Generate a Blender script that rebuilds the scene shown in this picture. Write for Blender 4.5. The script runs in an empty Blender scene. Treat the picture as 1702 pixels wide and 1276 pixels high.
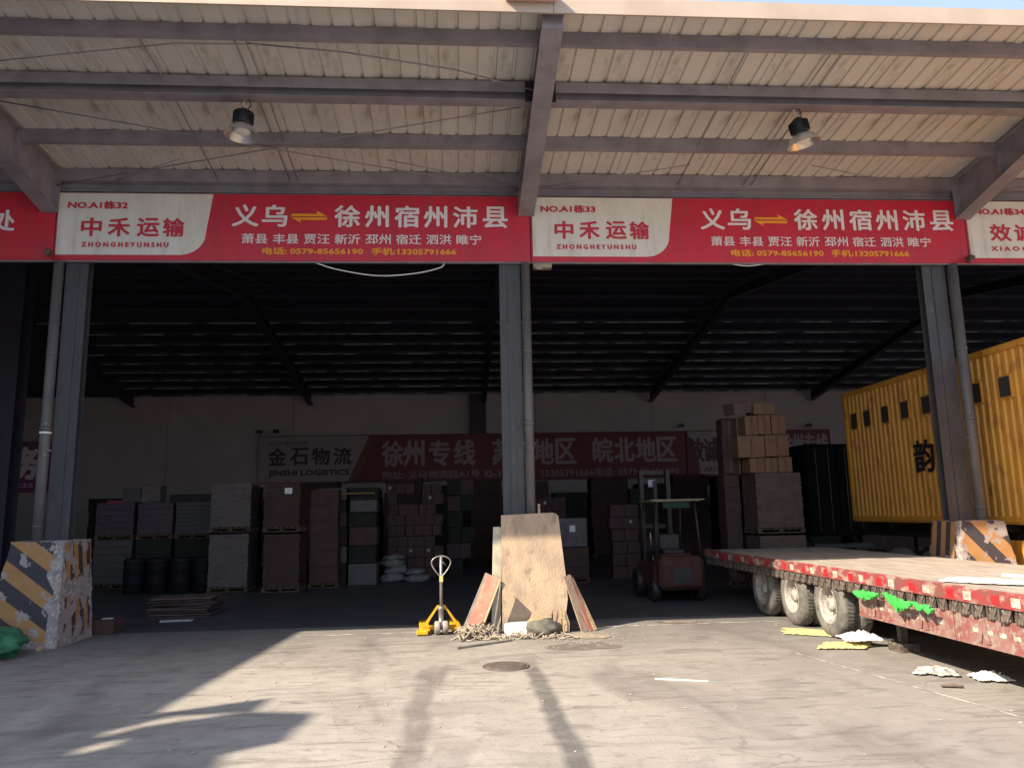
import bpy, bmesh, math, random
from mathutils import Vector, Matrix, Euler
random.seed(7)
R = math.radians
S = bpy.context.scene
# ------------------------------------------------------------------ camera
cam = bpy.data.cameras.new('camera'); cob = bpy.data.objects.new('camera', cam)
S.collection.objects.link(cob); S.camera = cob
pit, rol, yaw = 0.16626493, -0.02027773, 0.07277049
cy, sy, cp, sp = math.cos(yaw), math.sin(yaw), math.cos(pit), math.sin(pit)
F = Vector((sy*cp, cy*cp, sp)); Rt = Vector((cy, -sy, 0)); U = Rt.cross(F)
R2 = math.cos(rol)*Rt + math.sin(rol)*U; U2 = -math.sin(rol)*Rt + math.cos(rol)*U
m = Matrix((R2, U2, -F)).transposed().to_4x4(); m.translation = (0, 0, 2.0)
cob.matrix_world = m
cam.sensor_width = 36.0; cam.lens = 1269.74/1702*36; cam.clip_end = 2000; cam.clip_start = .05
# ------------------------------------------------------------------ light
K = Vector((1.05, .6, -1.0))                      # the way the sunlight travels
w = bpy.data.worlds.new('World'); S.world = w; w.use_nodes = True
nt = w.node_tree; nt.nodes.clear()
sky = nt.nodes.new('ShaderNodeTexSky'); sky.sky_type = 'NISHITA'; sky.sun_disc = False
sky.sun_elevation = math.atan(1/math.hypot(1.05, .6)); sky.sun_rotation = math.atan2(-1.05, -.6) % (2*math.pi)
sky.dust_density = 1.6; sky.air_density = 1.0; sky.ozone_density = 1.0
bg = nt.nodes.new('ShaderNodeBackground'); bg.inputs[1].default_value = 0.15
wo = nt.nodes.new('ShaderNodeOutputWorld')
veil = nt.nodes.new('ShaderNodeMix'); veil.data_type = 'RGBA'; veil.inputs['Factor'].default_value = .5     # thin bright summer haze over the whole sky
veil.inputs['B'].default_value = (2.25, 2.6, 3.2, 1); nt.links.new(sky.outputs[0], veil.inputs['A'])
nt.links.new(veil.outputs['Result'], bg.inputs[0]); nt.links.new(bg.outputs[0], wo.inputs[0])
sl = bpy.data.lights.new('sun', 'SUN'); sl.energy = 4.1; sl.angle = R(.5); sl.color = (1, .86, .67)
so = bpy.data.objects.new('sun', sl); S.collection.objects.link(so)
so.rotation_euler = K.to_track_quat('-Z', 'Y').to_euler(); so.location = (-20, -20, 30)
S.view_settings.view_transform = 'Standard'; S.view_settings.look = 'None'
S.view_settings.exposure = 1.3; S.view_settings.gamma = 1.0; S.view_settings.use_curve_mapping = False
S.cycles.use_denoising = True; S.cycles.max_bounces = 10; S.cycles.diffuse_bounces = 7
S.cycles.glossy_bounces = 3; S.cycles.sample_clamp_indirect = 6.0

# ------------------------------------------------------------------ materials
def mat(name, c, c2=None, rough=.7, metal=0., scale=6., mix=(.4, .65), bump=.0, bscale=40., spec=.4,
        c3=None, scale3=25., mix3=(.55, .7), stretch=(1, 1, 1), rough2=None):
    M = bpy.data.materials.new(name); M.use_nodes = True; n = M.node_tree.nodes; L = M.node_tree.links
    b = n['Principled BSDF']; b.inputs['Roughness'].default_value = rough
    b.inputs['Metallic'].default_value = metal; b.inputs['Specular IOR Level'].default_value = spec
    b.inputs['Base Color'].default_value = (*c, 1)
    tc = n.new('ShaderNodeTexCoord'); mp = n.new('ShaderNodeMapping'); mp.inputs['Scale'].default_value = stretch
    L.new(tc.outputs['Object'], mp.inputs[0])
    def layer(prev, col, sc, rng, det=6):
        t = n.new('ShaderNodeTexNoise'); t.inputs['Scale'].default_value = sc; t.inputs['Detail'].default_value = det
        L.new(mp.outputs[0], t.inputs['Vector'])
        r = n.new('ShaderNodeMapRange'); r.inputs[1].default_value = rng[0]; r.inputs[2].default_value = rng[1]
        L.new(t.outputs['Fac'], r.inputs[0])
        x = n.new('ShaderNodeMix'); x.data_type = 'RGBA'; L.new(r.outputs[0], x.inputs['Factor'])
        if isinstance(prev, tuple): x.inputs['A'].default_value = (*prev, 1)
        else: L.new(prev, x.inputs['A'])
        x.inputs['B'].default_value = (*col, 1)
        return x.outputs['Result'], r.outputs[0]
    out = c
    if c2: out, f = layer(c, c2, scale, mix)
    if c3: out, f2 = layer(out, c3, scale3, mix3, 8)
    if not isinstance(out, tuple): L.new(out, b.inputs['Base Color'])
    if c2 and rough2 is not None:
        q = n.new('ShaderNodeMapRange'); q.inputs[3].default_value = rough; q.inputs[4].default_value = rough2
        L.new(f, q.inputs[0]); L.new(q.outputs[0], b.inputs['Roughness'])
    if bump:
        t = n.new('ShaderNodeTexNoise'); t.inputs['Scale'].default_value = bscale; t.inputs['Detail'].default_value = 5
        L.new(mp.outputs[0], t.inputs['Vector'])
        bp = n.new('ShaderNodeBump'); bp.inputs['Strength'].default_value = bump; bp.inputs['Distance'].default_value = .02
        L.new(t.outputs['Fac'], bp.inputs['Height']); L.new(bp.outputs[0], b.inputs['Normal'])
    M['L'] = name
    return M

steel = mat('grey_steel_paint', (.28, .26, .30), (.21, .195, .225), .55, scale=3, c3=(.25, .2, .18), scale3=9, mix3=(.62, .8), bump=.05)
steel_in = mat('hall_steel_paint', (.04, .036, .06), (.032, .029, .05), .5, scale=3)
purl_streak = mat('galvanised_light_streak', (.85, .85, .95), (.05, .05, .07), .35, metal=.3, scale=1.0, mix=(.42, .58), stretch=(1.4, 1, 1))  # galvanised lips, with broken streaks of caught light painted into the colour
sheet = mat('cream_roof_sheet', (.62, .60, .57), (.53, .51, .48), .5, scale=1.3, mix=(.4, .7), c3=(.32, .285, .25), scale3=3.3, mix3=(.6, .8), stretch=(1.5, .5, 1))
fascia_m = mat('cream_trim', (.46, .37, .30), (.40, .315, .25), .5, scale=1.5)
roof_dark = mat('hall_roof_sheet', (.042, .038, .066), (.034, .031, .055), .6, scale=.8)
colm = mat('column_paint', (.062, .062, .068), (.046, .046, .05), .5, scale=2.5, c3=(.12, .105, .09), scale3=14, mix3=(.62, .72), stretch=(2, 2, .6), bump=.04)
pipem = mat('downpipe_paint', (.125, .115, .11), (.09, .085, .085), .45, scale=4, c3=(.5, .48, .45), scale3=26, mix3=(.68, .74), stretch=(1, 1, .5))
red = mat('sign_red_vinyl', (.58, .022, .048), (.50, .02, .045), .4, scale=.9, c3=(.38, .05, .06), scale3=2.5, mix3=(.52, .78), stretch=(3, 1, .5), bump=.12, bscale=2.2)
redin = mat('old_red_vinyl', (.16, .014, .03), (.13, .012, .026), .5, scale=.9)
white = mat('sign_white_vinyl', (.74, .71, .66), (.66, .625, .57), .42, scale=1.2, c3=(.55, .50, .43), scale3=2.5, mix3=(.55, .8), stretch=(3, 1, .5), bump=.12, bscale=2.2)
lett_w = mat('white_lettering', (.78, .72, .74), rough=.45)
lett_r = mat('red_lettering', (.55, .03, .06), rough=.45)
lett_y = mat('orange_lettering', (.85, .34, .03), rough=.45)
lett_k = mat('dark_lettering', (.06, .02, .03), rough=.5)
yell = mat('container_orange', (.74, .37, .06), (.66, .31, .05), .42, scale=1.6, c3=(.30, .12, .03), scale3=6, mix3=(.54, .76), stretch=(1, 1, .35), bump=.25, bscale=1.6)
black = mat('black_metal', (.02, .02, .022), rough=.5)
dark = mat('dark_glass', (.03, .033, .04), rough=.2)
tyre = mat('dusty_tyre', (.17, .16, .145), (.10, .095, .09), .9, scale=9, bump=.3, bscale=90)
rim = mat('dusty_rim', (.38, .36, .33), (.27, .25, .23), .6, scale=10, c3=(.2, .13, .08), scale3=30)
tred = mat('worn_red_paint', (.31, .045, .05), (.20, .08, .07), .6, scale=5, c3=(.36, .29, .24), scale3=7, mix3=(.50, .66), bump=.1, stretch=(1, .7, 1.4))
tred2 = mat('faded_red_paint', (.24, .085, .08), (.27, .16, .145), .65, scale=4, c3=(.30, .25, .21), scale3=13, mix3=(.48, .66), bump=.1)
grime = mat('grimy_steel', (.12, .095, .08), (.05, .042, .038), .7, scale=14, c3=(.28, .23, .19), scale3=24, bump=.3)
deckm = mat('dusty_deck_board', (.38, .33, .285), (.28, .24, .21), .8, scale=3, c3=(.46, .42, .36), scale3=8, mix3=(.5, .75), stretch=(3, .4, 1), bump=.15)
refl_w = mat('reflective_white', (.60, .54, .46), (.36, .27, .22), .3, scale=20)
refl_r = mat('reflective_red', (.60, .02, .03), (.4, .04, .04), .3, scale=20)
ply = mat('weathered_plywood', (.50, .375, .25), (.38, .28, .205), .75, scale=2.6, mix=(.38, .66), c3=(.27, .20, .145), scale3=5.5, mix3=(.54, .74), stretch=(1.6, 1.6, .8), bump=.5, bscale=26)
plyd = mat('raw_plywood_edge', (.55, .42, .25), (.35, .24, .13), .8, scale=30)
redply = mat('red_film_plywood', (.50, .20, .14), (.42, .13, .09), .6, scale=5, c3=(.6, .36, .26), scale3=14, mix3=(.58, .75), bump=.1)
greyply = mat('grey_board', (.25, .22, .21), (.16, .14, .14), .7, scale=5)
foam = mat('white_foam', (.85, .84, .80), (.7, .68, .62), .8, scale=12, bump=.2)
sack = mat('dark_sack', (.15, .14, .12), (.09, .085, .07), .85, scale=9, bump=.3)
rope = mat('old_rope', (.42, .36, .28), (.28, .24, .19), .9, scale=20, bump=.3, bscale=200)
jackm = mat('jack_steel', (.34, .32, .30), (.22, .2, .19), .4, metal=.5, scale=15)
jacky = mat('jack_yellow', (.72, .40, .015), (.58, .3, .02), .45, scale=9, c3=(.2, .14, .08), scale3=30, mix3=(.66, .74))
grn = mat('green_cloth', (.06, .50, .09), (.04, .38, .06), .7, scale=8)
tarp = mat('green_tarpaulin', (.05, .20, .11), (.035, .15, .08), .5, scale=5, bump=.1)
concp = mat('chipped_concrete', (.37, .32, .31), (.26, .22, .225), .85, scale=6, c3=(.55, .52, .5), scale3=18, mix3=(.5, .7), bump=.5, bscale=22)
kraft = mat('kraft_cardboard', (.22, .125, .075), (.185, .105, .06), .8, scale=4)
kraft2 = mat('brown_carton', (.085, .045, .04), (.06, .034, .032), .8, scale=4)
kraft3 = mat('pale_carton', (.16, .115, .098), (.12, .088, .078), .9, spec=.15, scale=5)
wrap = mat('wrapped_load', (.17, .135, .128), (.11, .085, .082), .4, spec=.3, scale=5, c3=(.3, .28, .28), scale3=7, mix3=(.62, .78), stretch=(1, 1, 6), bump=.4, bscale=9)
wrapp = mat('mauve_wrapped_load', (.10, .062, .085), (.07, .045, .06), .25, scale=5, c3=(.17, .15, .17), scale3=7, mix3=(.62, .78), stretch=(1, 1, 6), bump=.4, bscale=9)
wrapg = mat('grey_wrapped_load', (.10, .09, .092), (.065, .058, .06), .4, spec=.3, scale=5, c3=(.17, .17, .17), scale3=7, mix3=(.62, .78), stretch=(1, 1, 6), bump=.4, bscale=9)
mat_mauve = mat('mauve_carton', (.08, .04, .05), (.06, .032, .04), .8, scale=4)
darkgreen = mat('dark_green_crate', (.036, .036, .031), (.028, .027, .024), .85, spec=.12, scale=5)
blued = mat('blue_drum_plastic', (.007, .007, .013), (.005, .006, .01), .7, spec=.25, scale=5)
bagm = mat('pale_woven_sack', (.22, .225, .22), (.15, .155, .15), .7, scale=9, bump=.2)
wood = mat('pallet_wood', (.12, .085, .06), (.08, .055, .04), .85, scale=7)
wallm = mat('cream_hall_wall', (.50, .435, .455), (.43, .375, .39), .8, scale=.5)
nwall = mat('pale_render_wall', (.42, .40, .36), (.36, .34, .31), .85, scale=.6)
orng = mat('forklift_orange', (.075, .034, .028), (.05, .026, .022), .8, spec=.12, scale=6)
alum = mat('lamp_aluminium', (.72, .70, .67), (.6, .58, .55), .32, metal=.75, scale=6)
wht = mat('white_plastic', (.8, .8, .78), rough=.5)
yelcl = mat('yellow_cloth', (.62, .55, .25), (.5, .44, .2), .8, scale=10, bump=.2)
litm = mat('pale_plastic_film', (.55, .55, .54), (.36, .34, .32), .4, scale=10, bump=.2)
manm = mat('cast_iron_cover', (.16, .13, .11), (.11, .09, .08), .7, scale=12, bump=.4, bscale=60)
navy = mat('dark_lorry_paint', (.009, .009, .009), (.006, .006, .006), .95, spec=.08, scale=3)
hood = mat('green_guard_plate', (.02, .045, .03), rough=.8, spec=.1)

# concrete yard
def yard_mat():
    M = bpy.data.materials.new('yard_concrete'); M.use_nodes = True; n = M.node_tree.nodes; L = M.node_tree.links
    b = n['Principled BSDF']; b.inputs['Roughness'].default_value = .78; b.inputs['Specular IOR Level'].default_value = .35
    tc = n.new('ShaderNodeTexCoord')
    def noise(sc, det=8, vec=None, stretch=None, dist=0):
        t = n.new('ShaderNodeTexNoise'); t.inputs['Scale'].default_value = sc; t.inputs['Detail'].default_value = det
        t.inputs['Distortion'].default_value = dist
        if stretch:
            mp = n.new('ShaderNodeMapping'); mp.inputs['Scale'].default_value = stretch[:3]
            if len(stretch) > 3: mp.inputs['Rotation'].default_value = (0, 0, stretch[3])
            L.new(tc.outputs['Object'], mp.inputs[0]); L.new(mp.outputs[0], t.inputs['Vector'])
        else: L.new(tc.outputs['Object'], t.inputs['Vector'])
        return t.outputs['Fac']
    def rng(f, a, bb, c=0., d=1.):
        r = n.new('ShaderNodeMapRange'); r.inputs[1].default_value = a; r.inputs[2].default_value = bb
        r.inputs[3].default_value = c; r.inputs[4].default_value = d; L.new(f, r.inputs[0]); return r.outputs[0]
    def mix(f, A, B, k=1.):
        x = n.new('ShaderNodeMix'); x.data_type = 'RGBA'
        if k != 1.:
            q = n.new('ShaderNodeMath'); q.operation = 'MULTIPLY'; q.inputs[1].default_value = k; L.new(f, q.inputs[0]); f = q.outputs[0]
        L.new(f, x.inputs['Factor'])
        for s, v in (('A', A), ('B', B)):
            if isinstance(v, tuple): x.inputs[s].default_value = (*v, 1)
            else: L.new(v, x.inputs[s])
        return x.outputs['Result']
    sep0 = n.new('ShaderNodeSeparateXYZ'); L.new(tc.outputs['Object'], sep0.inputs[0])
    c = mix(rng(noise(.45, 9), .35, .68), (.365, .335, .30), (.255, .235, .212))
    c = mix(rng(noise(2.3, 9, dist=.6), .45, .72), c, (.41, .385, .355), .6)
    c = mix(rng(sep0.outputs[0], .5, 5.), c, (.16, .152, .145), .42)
    c = mix(rng(noise(3.2, 9, stretch=(.35, 1.3, 1, .2), dist=1.5), .54, .70), c, (.13, .12, .115), .55)
    c = mix(rng(noise(.9, 8, stretch=(1.0, .35, 1, .15), dist=.9), .55, .74), c, (.12, .105, .10), .62)      # tyre grime swept along the lane
    c = mix(rng(noise(1.6, 8, stretch=(.45, 1.6, 1, -.25), dist=1.2), .58, .72), c, (.10, .09, .085), .45)
    c = mix(rng(noise(8, 9), .56, .75), c, (.15, .135, .125), .5)
    c = mix(rng(noise(30, 6), .62, .75), c, (.42, .39, .36), .35)
    # two tar-sealed slab joints running away from the lens, plus patches
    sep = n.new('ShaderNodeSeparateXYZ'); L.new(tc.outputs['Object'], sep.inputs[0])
    def band(x0, wd, y0, y1):
        a = n.new('ShaderNodeMath'); a.operation = 'SUBTRACT'; L.new(sep.outputs[0], a.inputs[0]); a.inputs[1].default_value = x0
        wv = n.new('ShaderNodeMath'); wv.operation = 'MULTIPLY_ADD'; L.new(noise(1.1, 9), wv.inputs[0]); wv.inputs[1].default_value = .22; wv.inputs[2].default_value = -.11
        s = n.new('ShaderNodeMath'); s.operation = 'ADD'; L.new(a.outputs[0], s.inputs[0]); L.new(wv.outputs[0], s.inputs[1])
        ab = n.new('ShaderNodeMath'); ab.operation = 'ABSOLUTE'; L.new(s.outputs[0], ab.inputs[0])
        f = rng(ab.outputs[0], wd, wd*.45)
        g = rng(sep.outputs[1], y1, y1-1.2)
        k = n.new('ShaderNodeMath'); k.operation = 'MULTIPLY'; L.new(f, k.inputs[0]); L.new(g, k.inputs[1])
        k2 = n.new('ShaderNodeMath'); k2.operation = 'MULTIPLY'; L.new(k.outputs[0], k2.inputs[0]); L.new(rng(noise(3.2, 9, dist=.4), .2, .55, .35, 1.), k2.inputs[1])
        return k2.outputs[0]
    c = mix(rng(sep.outputs[1], 10.6, 14.7), c, (.10, .10, .105), .62)  # shade deepening toward the column line, painted into the concrete colour
    vo = n.new('ShaderNodeTexVoronoi'); vo.feature = 'DISTANCE_TO_EDGE'; vo.inputs['Scale'].default_value = .42
    vm = n.new('ShaderNodeVectorMath'); vm.operation = 'MULTIPLY_ADD'; nz = n.new('ShaderNodeTexNoise'); nz.inputs['Scale'].default_value = 2.2; nz.inputs['Detail'].default_value = 8
    L.new(tc.outputs['Object'], nz.inputs['Vector']); L.new(nz.outputs['Color'], vm.inputs[0]); vm.inputs[1].default_value = (.55, .55, .55); L.new(tc.outputs['Object'], vm.inputs[2]); L.new(vm.outputs[0], vo.inputs['Vector'])
    ck = n.new('ShaderNodeMath'); ck.operation = 'MULTIPLY'; L.new(rng(vo.outputs['Distance'], .006, .002), ck.inputs[0]); L.new(rng(noise(.5, 4), .5, .6), ck.inputs[1])
    c = mix(ck.outputs[0], c, (.12, .108, .10), .5)
    c = mix(band(-.43, .16, 0, 11.2), c, (.14, .13, .122), .68)
    c = mix(band(.95, .15, 0, 11.5), c, (.10, .095, .095), .85)
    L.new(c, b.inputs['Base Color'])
    L.new(rng(noise(1.2, 6), .3, .7, .62, .88), b.inputs['Roughness'])
    bp = n.new('ShaderNodeBump'); bp.inputs['Strength'].default_value = .35; bp.inputs['Distance'].default_value = .015
    L.new(noise(24, 9), bp.inputs['Height']); L.new(bp.outputs[0], b.inputs['Normal'])
    return M
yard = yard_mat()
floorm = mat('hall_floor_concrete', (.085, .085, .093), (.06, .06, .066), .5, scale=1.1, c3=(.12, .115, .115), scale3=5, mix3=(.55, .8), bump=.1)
jointm = mat('pale_slab_edge', (.60, .56, .50), (.26, .24, .22), .85, scale=5, mix=(.35, .6))
stainm = mat('sawdust_stain', (.15, .125, .11), (.30, .25, .19), .9, scale=3)

# hazard stripes: black and amber with chipped pale concrete showing through
def hazard(name, axis, slope, period, off, chip=(.56, .64)):
    M = bpy.data.materials.new(name); M.use_nodes = True; n = M.node_tree.nodes; L = M.node_tree.links
    b = n['Principled BSDF']; b.inputs['Roughness'].default_value = .7
    tc = n.new('ShaderNodeTexCoord'); sep = n.new('ShaderNodeSeparateXYZ'); L.new(tc.outputs['Object'], sep.inputs[0])
    a = n.new('ShaderNodeMath'); a.operation = 'MULTIPLY_ADD'; L.new(sep.outputs[axis], a.inputs[0]); a.inputs[1].default_value = slope
    L.new(sep.outputs[2], a.inputs[2])
    f = n.new('ShaderNodeMath'); f.operation = 'MULTIPLY_ADD'; L.new(a.outputs[0], f.inputs[0]); f.inputs[1].default_value = 1/period; f.inputs[2].default_value = off
    fr = n.new('ShaderNodeMath'); fr.operation = 'FRACT'; L.new(f.outputs[0], fr.inputs[0])
    gt = n.new('ShaderNodeMath'); gt.operation = 'GREATER_THAN'; gt.inputs[1].default_value = .5; L.new(fr.outputs[0], gt.inputs[0])
    x = n.new('ShaderNodeMix'); x.data_type = 'RGBA'; L.new(gt.outputs[0], x.inputs['Factor'])
    x.inputs['A'].default_value = (.05, .045, .055, 1); x.inputs['B'].default_value = (.40, .215, .085, 1)
    t = n.new('ShaderNodeTexNoise'); t.inputs['Scale'].default_value = 3.2; t.inputs['Detail'].default_value = 9; t.inputs['Roughness'].default_value = .62
    L.new(tc.outputs['Object'], t.inputs['Vector'])
    r = n.new('ShaderNodeMapRange'); r.inputs[1].default_value = chip[0]; r.inputs[2].default_value = chip[0]+.02; L.new(t.outputs['Fac'], r.inputs[0])
    y = n.new('ShaderNodeMix'); y.data_type = 'RGBA'; L.new(r.outputs[0], y.inputs['Factor']); L.new(x.outputs['Result'], y.inputs['A'])
    y.inputs['B'].default_value = (.36, .31, .30, 1)
    L.new(y.outputs['Result'], b.inputs['Base Color'])
    bp = n.new('ShaderNodeBump'); bp.inputs['Strength'].default_value = .6; bp.inputs['Distance'].default_value = .02
    L.new(t.outputs['Fac'], bp.inputs['Height']); L.new(bp.outputs[0], b.inputs['Normal'])
    return M

# ------------------------------------------------------------------ builders
def link(o): S.collection.objects.link(o); return o
def thing(name, label, cat, loc=(0, 0, 0), rz=0, group=None):
    o = link(bpy.data.objects.new(name, None)); o.empty_display_size = .1
    o.location = loc; o.rotation_euler = (0, 0, rz); o['label'] = label; o['category'] = cat
    if group: o['group'] = group
    return o
def tag(o, label, cat, group=None):
    o['label'] = label; o['category'] = cat
    if group: o['group'] = group
    return o
def dup(root, loc, rz=0, label=None, group=None):
    r = link(root.copy()); r.location = loc; r.rotation_euler = (0, 0, rz)
    if label: r['label'] = label
    if group: r['group'] = group
    for ch in list(root.children):
        c = link(ch.copy()); c.parent = r
        for g in ch.children:
            d = link(g.copy()); d.parent = c
    return r
class MB:
    def __init__(s): s.v = []; s.f = []; s.mi = []; s.cur = 0; s.sm = []
    def add(s, vs, fs, smooth=False):
        o = len(s.v); s.v += [tuple(v) for v in vs]
        for f in fs: s.f.append([i+o for i in f]); s.mi.append(s.cur); s.sm.append(smooth)
        return s
    def box(s, x0, x1, y0, y1, z0, z1, M=None, ch=0.):
        if ch > 0: return s._cbox(x0, x1, y0, y1, z0, z1, M, ch)
        vs = [Vector((x, y, z)) for z in (z0, z1) for y in (y0, y1) for x in (x0, x1)]
        if M is not None: vs = [M @ v for v in vs]
        return s.add(vs, [(0, 2, 3, 1), (4, 5, 7, 6), (0, 1, 5, 4), (2, 6, 7, 3), (0, 4, 6, 2), (1, 3, 7, 5)])
    def _cbox(s, x0, x1, y0, y1, z0, z1, M, c):
        bm = bmesh.new(); bmesh.ops.create_cube(bm, size=1)
        for v in bm.verts: v.co = Vector((x0+(v.co.x+.5)*(x1-x0), y0+(v.co.y+.5)*(y1-y0), z0+(v.co.z+.5)*(z1-z0)))
        bmesh.ops.bevel(bm, geom=bm.edges[:], offset=c, segments=1, affect='EDGES')
        bm.verts.index_update()
        vs = [v.co.copy() for v in bm.verts]
        if M is not None: vs = [M @ v for v in vs]
        s.add(vs, [[v.index for v in f.verts] for f in bm.faces]); bm.free(); return s
    def prism(s, pts, a, b, axis='y', M=None):
        """polygon pts (2D) extruded along axis from a to b. y: pts=(x,z); x: pts=(y,z); z: pts=(x,y)"""
        n = len(pts)
        def P(p, t): return Vector({'y': (p[0], t, p[1]), 'x': (t, p[0], p[1]), 'z': (p[0], p[1], t)}[axis])
        vs = [P(p, a) for p in pts]+[P(p, b) for p in pts]
        if M is not None: vs = [M @ v for v in vs]
        fs = [list(range(n)), list(range(2*n-1, n-1, -1))]+[(i, i+n, (i+1) % n+n, (i+1) % n) for i in range(n)]
        return s.add(vs, fs)
    def tube(s, path, r, n=8, caps=True, closed=False):
        path = [Vector(p) for p in path]; m = len(path); vs = []
        prev = None
        for i, p in enumerate(path):
            if closed: d = path[(i+1) % m]-path[i-1]
            else: d = path[min(i+1, m-1)]-path[max(i-1, 0)]
            if d.length < 1e-9: d = Vector((0, 0, 1))
            d.normalize()
            if prev is None:
                a = Vector((0, 0, 1)) if abs(d.z) < .9 else Vector((1, 0, 0))
                u = d.cross(a).normalized()
            else: u = (prev-d*prev.dot(d)); u = u.normalized() if u.length > 1e-6 else d.orthogonal().normalized()
            prev = u; v = d.cross(u); rr = r[i] if isinstance(r, (list, tuple)) else r
            vs += [p+u*(rr*math.cos(2*math.pi*k/n))+v*(rr*math.sin(2*math.pi*k/n)) for k in range(n)]
        fs = []
        for i in range(m if closed else m-1):
            for k in range(n):
                a = i*n+k; b = i*n+(k+1) % n; j = (i+1) % m
                fs.append((a, b, j*n+(k+1) % n, j*n+k))
        s.add(vs, fs, True)
        if caps and not closed:
            o = len(s.v)-len(vs)
            s.f.append([o+k for k in range(n)][::-1]); s.mi.append(s.cur); s.sm.append(False)
            s.f.append([o+(m-1)*n+k for k in range(n)]); s.mi.append(s.cur); s.sm.append(False)
        return s
    def lathe(s, prof, n=24, M=None, axis='z'):
        vs = []
        for (r, h) in prof:
            for k in range(n):
                a = 2*math.pi*k/n
                p = Vector((r*math.cos(a), r*math.sin(a), h)) if axis == 'z' else Vector((h, r*math.cos(a), r*math.sin(a)))
                vs.append(M @ p if M is not None else p)
        fs = []
        for i in range(len(prof)-1):
            for k in range(n): fs.append((i*n+k, i*n+(k+1) % n, (i+1)*n+(k+1) % n, (i+1)*n+k))
        s.add(vs, fs, True); return s
    def mesh(s, name, *mats):
        me = bpy.data.meshes.new(name); me.from_pydata(s.v, [], s.f)
        for q in mats: me.materials.append(q)
        me.polygons.foreach_set('material_index', s.mi); me.polygons.foreach_set('use_smooth', s.sm)
        me.validate()
        bm = bmesh.new(); bm.from_mesh(me); bmesh.ops.recalc_face_normals(bm, faces=bm.faces[:]); bm.to_mesh(me); bm.free()
        return me
    def build(s, name, mats, parent=None, loc=None, rot=None):
        mats = mats if isinstance(mats, (list, tuple)) else [mats]
        o = link(bpy.data.objects.new(name, s.mesh(name, *mats)))
        if parent is not None: o.parent = parent
        if loc: o.location = loc
        if rot: o.rotation_euler = rot
        return o
def inst(name, me, parent=None, loc=(0, 0, 0), rot=(0, 0, 0), sc=None):
    o = link(bpy.data.objects.new(name, me)); o.parent = parent; o.location = loc; o.rotation_euler = rot
    if sc: o.scale = sc
    return o
def kind(o, k='structure'): o['kind'] = k; return o
def text(body, x0, x1, z0, z1, y, m, parent, bold=.012, name='lettering', flip=False, ydir=None, shear=0):
    """lettering on a board facing -Y (or -X when ydir='x'), fitted to the box it fills on the board"""
    c = bpy.data.curves.new('t', 'FONT'); c.body = body; c.size = 1.0; c.resolution_u = 2
    t = bpy.data.objects.new('t', c); link(t); bpy.context.view_layer.update()
    me0 = bpy.data.meshes.new_from_object(t); bpy.data.objects.remove(t); bpy.data.curves.remove(c)
    vs = [v.co.copy() for v in me0.vertices]; fs = [list(p.vertices) for p in me0.polygons]
    xa, xb = min(v.x for v in vs), max(v.x for v in vs); ya, yb = min(v.y for v in vs), max(v.y for v in vs)
    kx, kz = (x1-x0)/(xb-xa), (z1-z0)/(yb-ya); e = bold*(z1-z0)*1.15
    if bold <= .004: offs = [(0, 0)]
    else: offs = [(0, 0)]+[(e*math.cos(q*math.pi/3), e*.8*math.sin(q*math.pi/3)) for q in range(6)]
    V = []; Fc = []
    for i, (ox, oz) in enumerate(offs):
        o = len(V)
        for v in vs:
            u = (v.x-xa)*kx; h = (v.y-ya)*kz
            if ydir: u = (x1-x0)-u                     # a board facing -X reads towards -Y
            px, pz = x0+u+ox, z0+h+oz; yy = y-.0004*i
            V.append((px, yy, pz) if ydir is None else (yy, px, pz))
        Fc += [[k+o for k in (f if not ydir else f)] for f in fs]
    # a shallow back layer gives the letters their thickness
    o = len(V); n = len(vs)
    edge = {}
    for f in fs:
        for a, b in zip(f, f[1:]+f[:1]): edge[(a, b)] = edge.get((a, b), 0)+1
    bd = [(a, b) for (a, b) in edge if (b, a) not in edge]
    dd = .006
    for v in V[:n]: V.append((v[0], v[1]+dd, v[2]) if ydir is None else (v[0]+dd, v[1], v[2]))
    Fc += [[a, b, b+o, a+o] for a, b in bd]
    me = bpy.data.meshes.new(name); me.from_pydata(V, [], Fc); me.materials.append(m)
    bpy.data.meshes.remove(me0)
    ob = link(bpy.data.objects.new(name, me)); ob.parent = parent
    return ob

# ------------------------------------------------------------------ ground
g = MB(); g.add([(-220, -220, 0), (220, -220, 0), (220, 220, 0), (-220, 220, 0)], [(0, 1, 2, 3)])
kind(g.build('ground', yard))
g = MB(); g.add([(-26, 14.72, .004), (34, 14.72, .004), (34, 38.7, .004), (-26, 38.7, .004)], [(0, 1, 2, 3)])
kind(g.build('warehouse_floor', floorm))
# the worn slab edge along the column line, and a slab joint by the trailer
g = MB()
pts = []; x = -2.95
while x < 10:
    pts.append((x, 13.72+random.uniform(-.012, .012), .03+random.uniform(-.012, .02))); x += .13
for a, b in zip(pts, pts[1:]):
    g.add([(a[0], a[1]-a[2], .004), (b[0], b[1]-b[2], .004), (b[0], b[1]+b[2], .004), (a[0], a[1]+a[2], .004)], [(0, 1, 2, 3)])
kind(g.build('slab_joint', jointm))
g = MB(); pts = []; t = 0
while t < 1:
    pts.append((4.6+.95*t+random.uniform(-.01, .01), 11-5.2*t, .010+random.uniform(-.004, .01))); t += .025
for a, b in zip(pts, pts[1:]):
    g.add([(a[0]-a[2], a[1], .004), (a[0]+a[2], a[1], .004), (b[0]+b[2], b[1], .004), (b[0]-b[2], b[1], .004)], [(0, 1, 2, 3)])
kind(g.build('slab_joint', jointm))
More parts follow.
